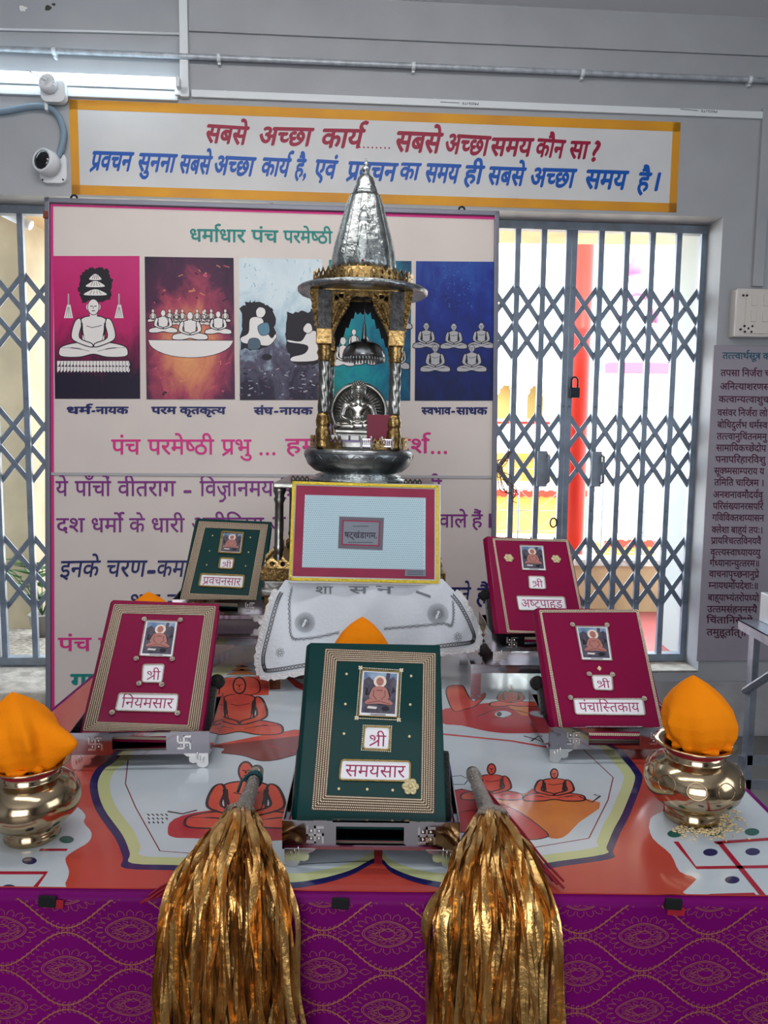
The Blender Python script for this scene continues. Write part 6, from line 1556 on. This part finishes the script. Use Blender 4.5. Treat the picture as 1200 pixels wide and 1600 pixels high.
# ================================================================== GOLD RIBBON WHISKS
M_RIB = mat('gold_ribbon', (226, 184, 116), 0.28, 0.92, rgb2=(190, 142, 82), nscale=30, bump=0.25, bscale=90); M_HAND = mat('hammered_silver', (168, 164, 158), 0.34, 1.0, bump=0.9, bscale=150); M_CORD = mat('red_cord', (132, 18, 40), 0.7); M_TEALC = mat('teal_thread', (16, 70, 76), 0.6)
def whisk(label, p0, p1, cx, seed, half, cord, teal):
    rnd = random.Random(seed)
    P0, P1 = at_z(*p0), at_z(*p1)
    t = thing('ribbon_whisk', label, 'whisk', T(P1.x, P1.y, TZ), 'gold ribbon whisks')
    P0 = Vector((P0.x - P1.x, P0.y - P1.y, P0.z - TZ)); E1 = Vector((0, 0, p1[2] - TZ)); d = (E1 - P0)
    ph = lambda s: P0 + d * s
    MB().tube([ph(s) for s in (0, .04, .1, .16, .2, .5, .8, .9, 1.0)], [.010, .0135, .0145, .013, .0115, .0135, .0165, .024, .033], 20).build('handle', M_HAND, t)
    MB().tube([ph(s) for s in (-.02, .0, .05, .13, .15)], [.006, .0125, .0135, .0128, .011], 18).build('end_cap', M_SIL, t)
    if teal:
        b = MB(); q = ph(.2)
        for k in range(3): b.tube([(q.x + .0145 * cos(u_ * pi / 8), q.y + .004 * k - .004, q.z + .0145 * sin(u_ * pi / 8)) for u_ in range(17)], .002, 6)
        b.tube([q + Vector((-.012, -.004, .01)), q + Vector((-.022, -.014, .002)), q + Vector((-.026, -.028, -.012))], .0028, 6); b.build('binding_thread', M_TEALC, t, label='teal binding thread')
    b = MB(); c0 = cx - P1.x; ye = TY0 - P1.y
    for k in range(170):
        a_ = rnd.uniform(-1, 1); a_ = a_ * abs(a_) ** .15; h = rnd.random(); out = rnd.uniform(.2, 1)
        jit = rnd.uniform(-.014, .014); w = rnd.uniform(.0042, .0076); ln = rnd.uniform(.40, .52)
        pts = [Vector((a_ * .026, .004, E1.z + .022 * (h - .4))), Vector((c0 * .3 + a_ * .036, ye * .28, E1.z + .004 + .040 * h * (1 - a_ * a_))), Vector((c0 * .6 + a_ * half * .62 + jit * .5, ye * .66, .022 + .046 * h * (1 - .55 * a_ * a_))), Vector((c0 * .85 + a_ * half * .84 + jit * .9, ye * .97 - .008, .010 + .042 * h * (1 - .5 * a_ * a_))),
               Vector((c0 + a_ * half + jit, ye - .020 - .026 * h, -.03 + .02 * h)), Vector((c0 + a_ * half * 1.02 + jit * 1.5, ye - .026 - .032 * h, -.12)), Vector((c0 + a_ * half + jit * 2.2 + rnd.uniform(-.01, .01), ye - .028 - .030 * h, -.24)), Vector((c0 + a_ * half * .98 + jit * 2.2, ye - .030 - .028 * h, -.34)), Vector((c0 + a_ * half * .96 + jit * 2 + rnd.uniform(-.012, .012), ye - .030 - .03 * h, -ln))]
        for q in pts[2:]: q.x += rnd.uniform(-.008, .008); q.y += rnd.uniform(-.004, .003)
        C_ = catmull(pts, 5); tw = rnd.uniform(-1.0, 1.0); tv = rnd.uniform(-.10, .10); vs = []; m = len(C_); ph2 = rnd.uniform(0, 6)
        for i, p in enumerate(C_):
            tg = (C_[min(i + 1, m - 1)] - C_[max(i - 1, 0)]).normalized(); sd = Vector((1, 0, 0)); sd = (sd - tg * sd.dot(tg)).normalized(); nn = tg.cross(sd)
            an = tw + tv * i + .5 * sin(i * .5 + ph2); ww = w * (1 + .15 * sin(i * .9 + ph2)) * (1 if i > 2 else .6 + .2 * i); e = (sd * cos(an) + nn * sin(an)) * ww
            vs += [p - e, p + nn * ww * .22 * cos(an), p + e]
        b.add(vs, [f for i in range(m - 1) for f in ((3 * i, 3 * i + 1, 3 * i + 4, 3 * i + 3), (3 * i + 1, 3 * i + 2, 3 * i + 5, 3 * i + 4))], 0, True)
    rb = b.build('ribbons', M_RIB, t, label='long gold foil ribbons falling over the table edge'); rb['kind'] = 'stuff'
    b = MB(); cp = [Vector((q.x - P1.x, q.y - P1.y, q.z - TZ)) for q in [at_z(u, v, z) for u, v, z in cord]]
    for k in range(7):
        o = Vector((rnd.uniform(-.004, .004), rnd.uniform(-.004, .004), rnd.uniform(0, .003)))
        b.tube(catmull([p + o * (1 + 2.2 * i / len(cp)) + Vector((.003 * sin(i * 2.1 + k), .003 * cos(i * 1.7 + k), 0)) for i, p in enumerate(cp)], 5), .0019, 6)
    b.build('red_cord', M_CORD, t, label='twisted red cord with frayed end'); return t
whisk('gold ribbon whisk with silver handle lying left of the central scripture', (402, 1204, .792), (376, 1280, .779), -0.222, 3, .090, [(352, 1300, .765), (325, 1332, .77), (285, 1372, .763), (258, 1390, .757), (232, 1408, .748)], True)
whisk('gold ribbon whisk with silver handle lying right of the central scripture', (738, 1206, .792), (768, 1284, .779), 0.168, 8, .083, [(745, 1222, .772), (775, 1262, .768), (810, 1300, .765), (838, 1345, .762), (868, 1384, .756)], False)

# ================================================================== STEEL FRAME STAND AT RIGHT
M_ANG = mat('galvanised_steel', (166, 174, 186), 0.35, 0.75, rgb2=(130, 138, 150), nscale=14)
t = thing('steel_frame_stand', 'tall galvanised steel frame stand cut off by the right edge of the picture', 'stand', T(1.226, 2.6, 0))
zt_ = at_y(1153, 968, 2.6).z
b = MB(); b.box((.30, -.55, zt_ - .0015), (.60, 1.10, .003)); b.box((.0015, -.55, zt_ - .016), (.003, 1.10, .032)); b.box((.30, -.0015, zt_ - .016), (.60, .003, .032)); b.build('top_tray', M_ANG, t)
for x_, y_ in ((.035, -.02), (.035, -1.06), (.57, -.02), (.57, -1.06)):
    b = MB(); b.box((x_ + .018, y_, zt_ / 2), (.036, .004, zt_ - .004)); b.box((x_, y_ - .016, zt_ / 2), (.004, .036, zt_ - .004)); b.build('leg', M_ANG, t)
b = MB(); z0_ = at_y(1166, 1080, 2.58).z; b.tube([(.03, -.02, z0_), (.03, -.34, zt_ - .03)], .013, 6, smooth=False); b.build('brace', M_ANG, t)
for v_ in (1188, 1226):
    z_ = at_y(1185, v_, 2.58).z; MB().box((.30, -.02, z_), (.56, .004, .035)).build('cross_bar', M_ANG, t)
t = thing('perforated_box', 'small pale steel bracket box with bolt holes on the frame stand at the right edge', 'box', T(1.226 + .148, 2.545, zt_))
b = MB(); b.box((.0, 0, .05), (.16, .09, .10), bev=.003); b.build('body', mat('pale_steel', (186, 190, 196), 0.4, 0.3), t)
b = MB()
for z_ in (.02, .045, .07): b.tube([(-.068, -.0445, z_), (-.068, -.0462, z_)], .004, 8)
b.build('bolt_holes', M_BLACK, t)
b = MB(); b.box((.02, -.0452, .045), (.10, .002, .05)); b.build('dark_recess', M_BLACK, t)
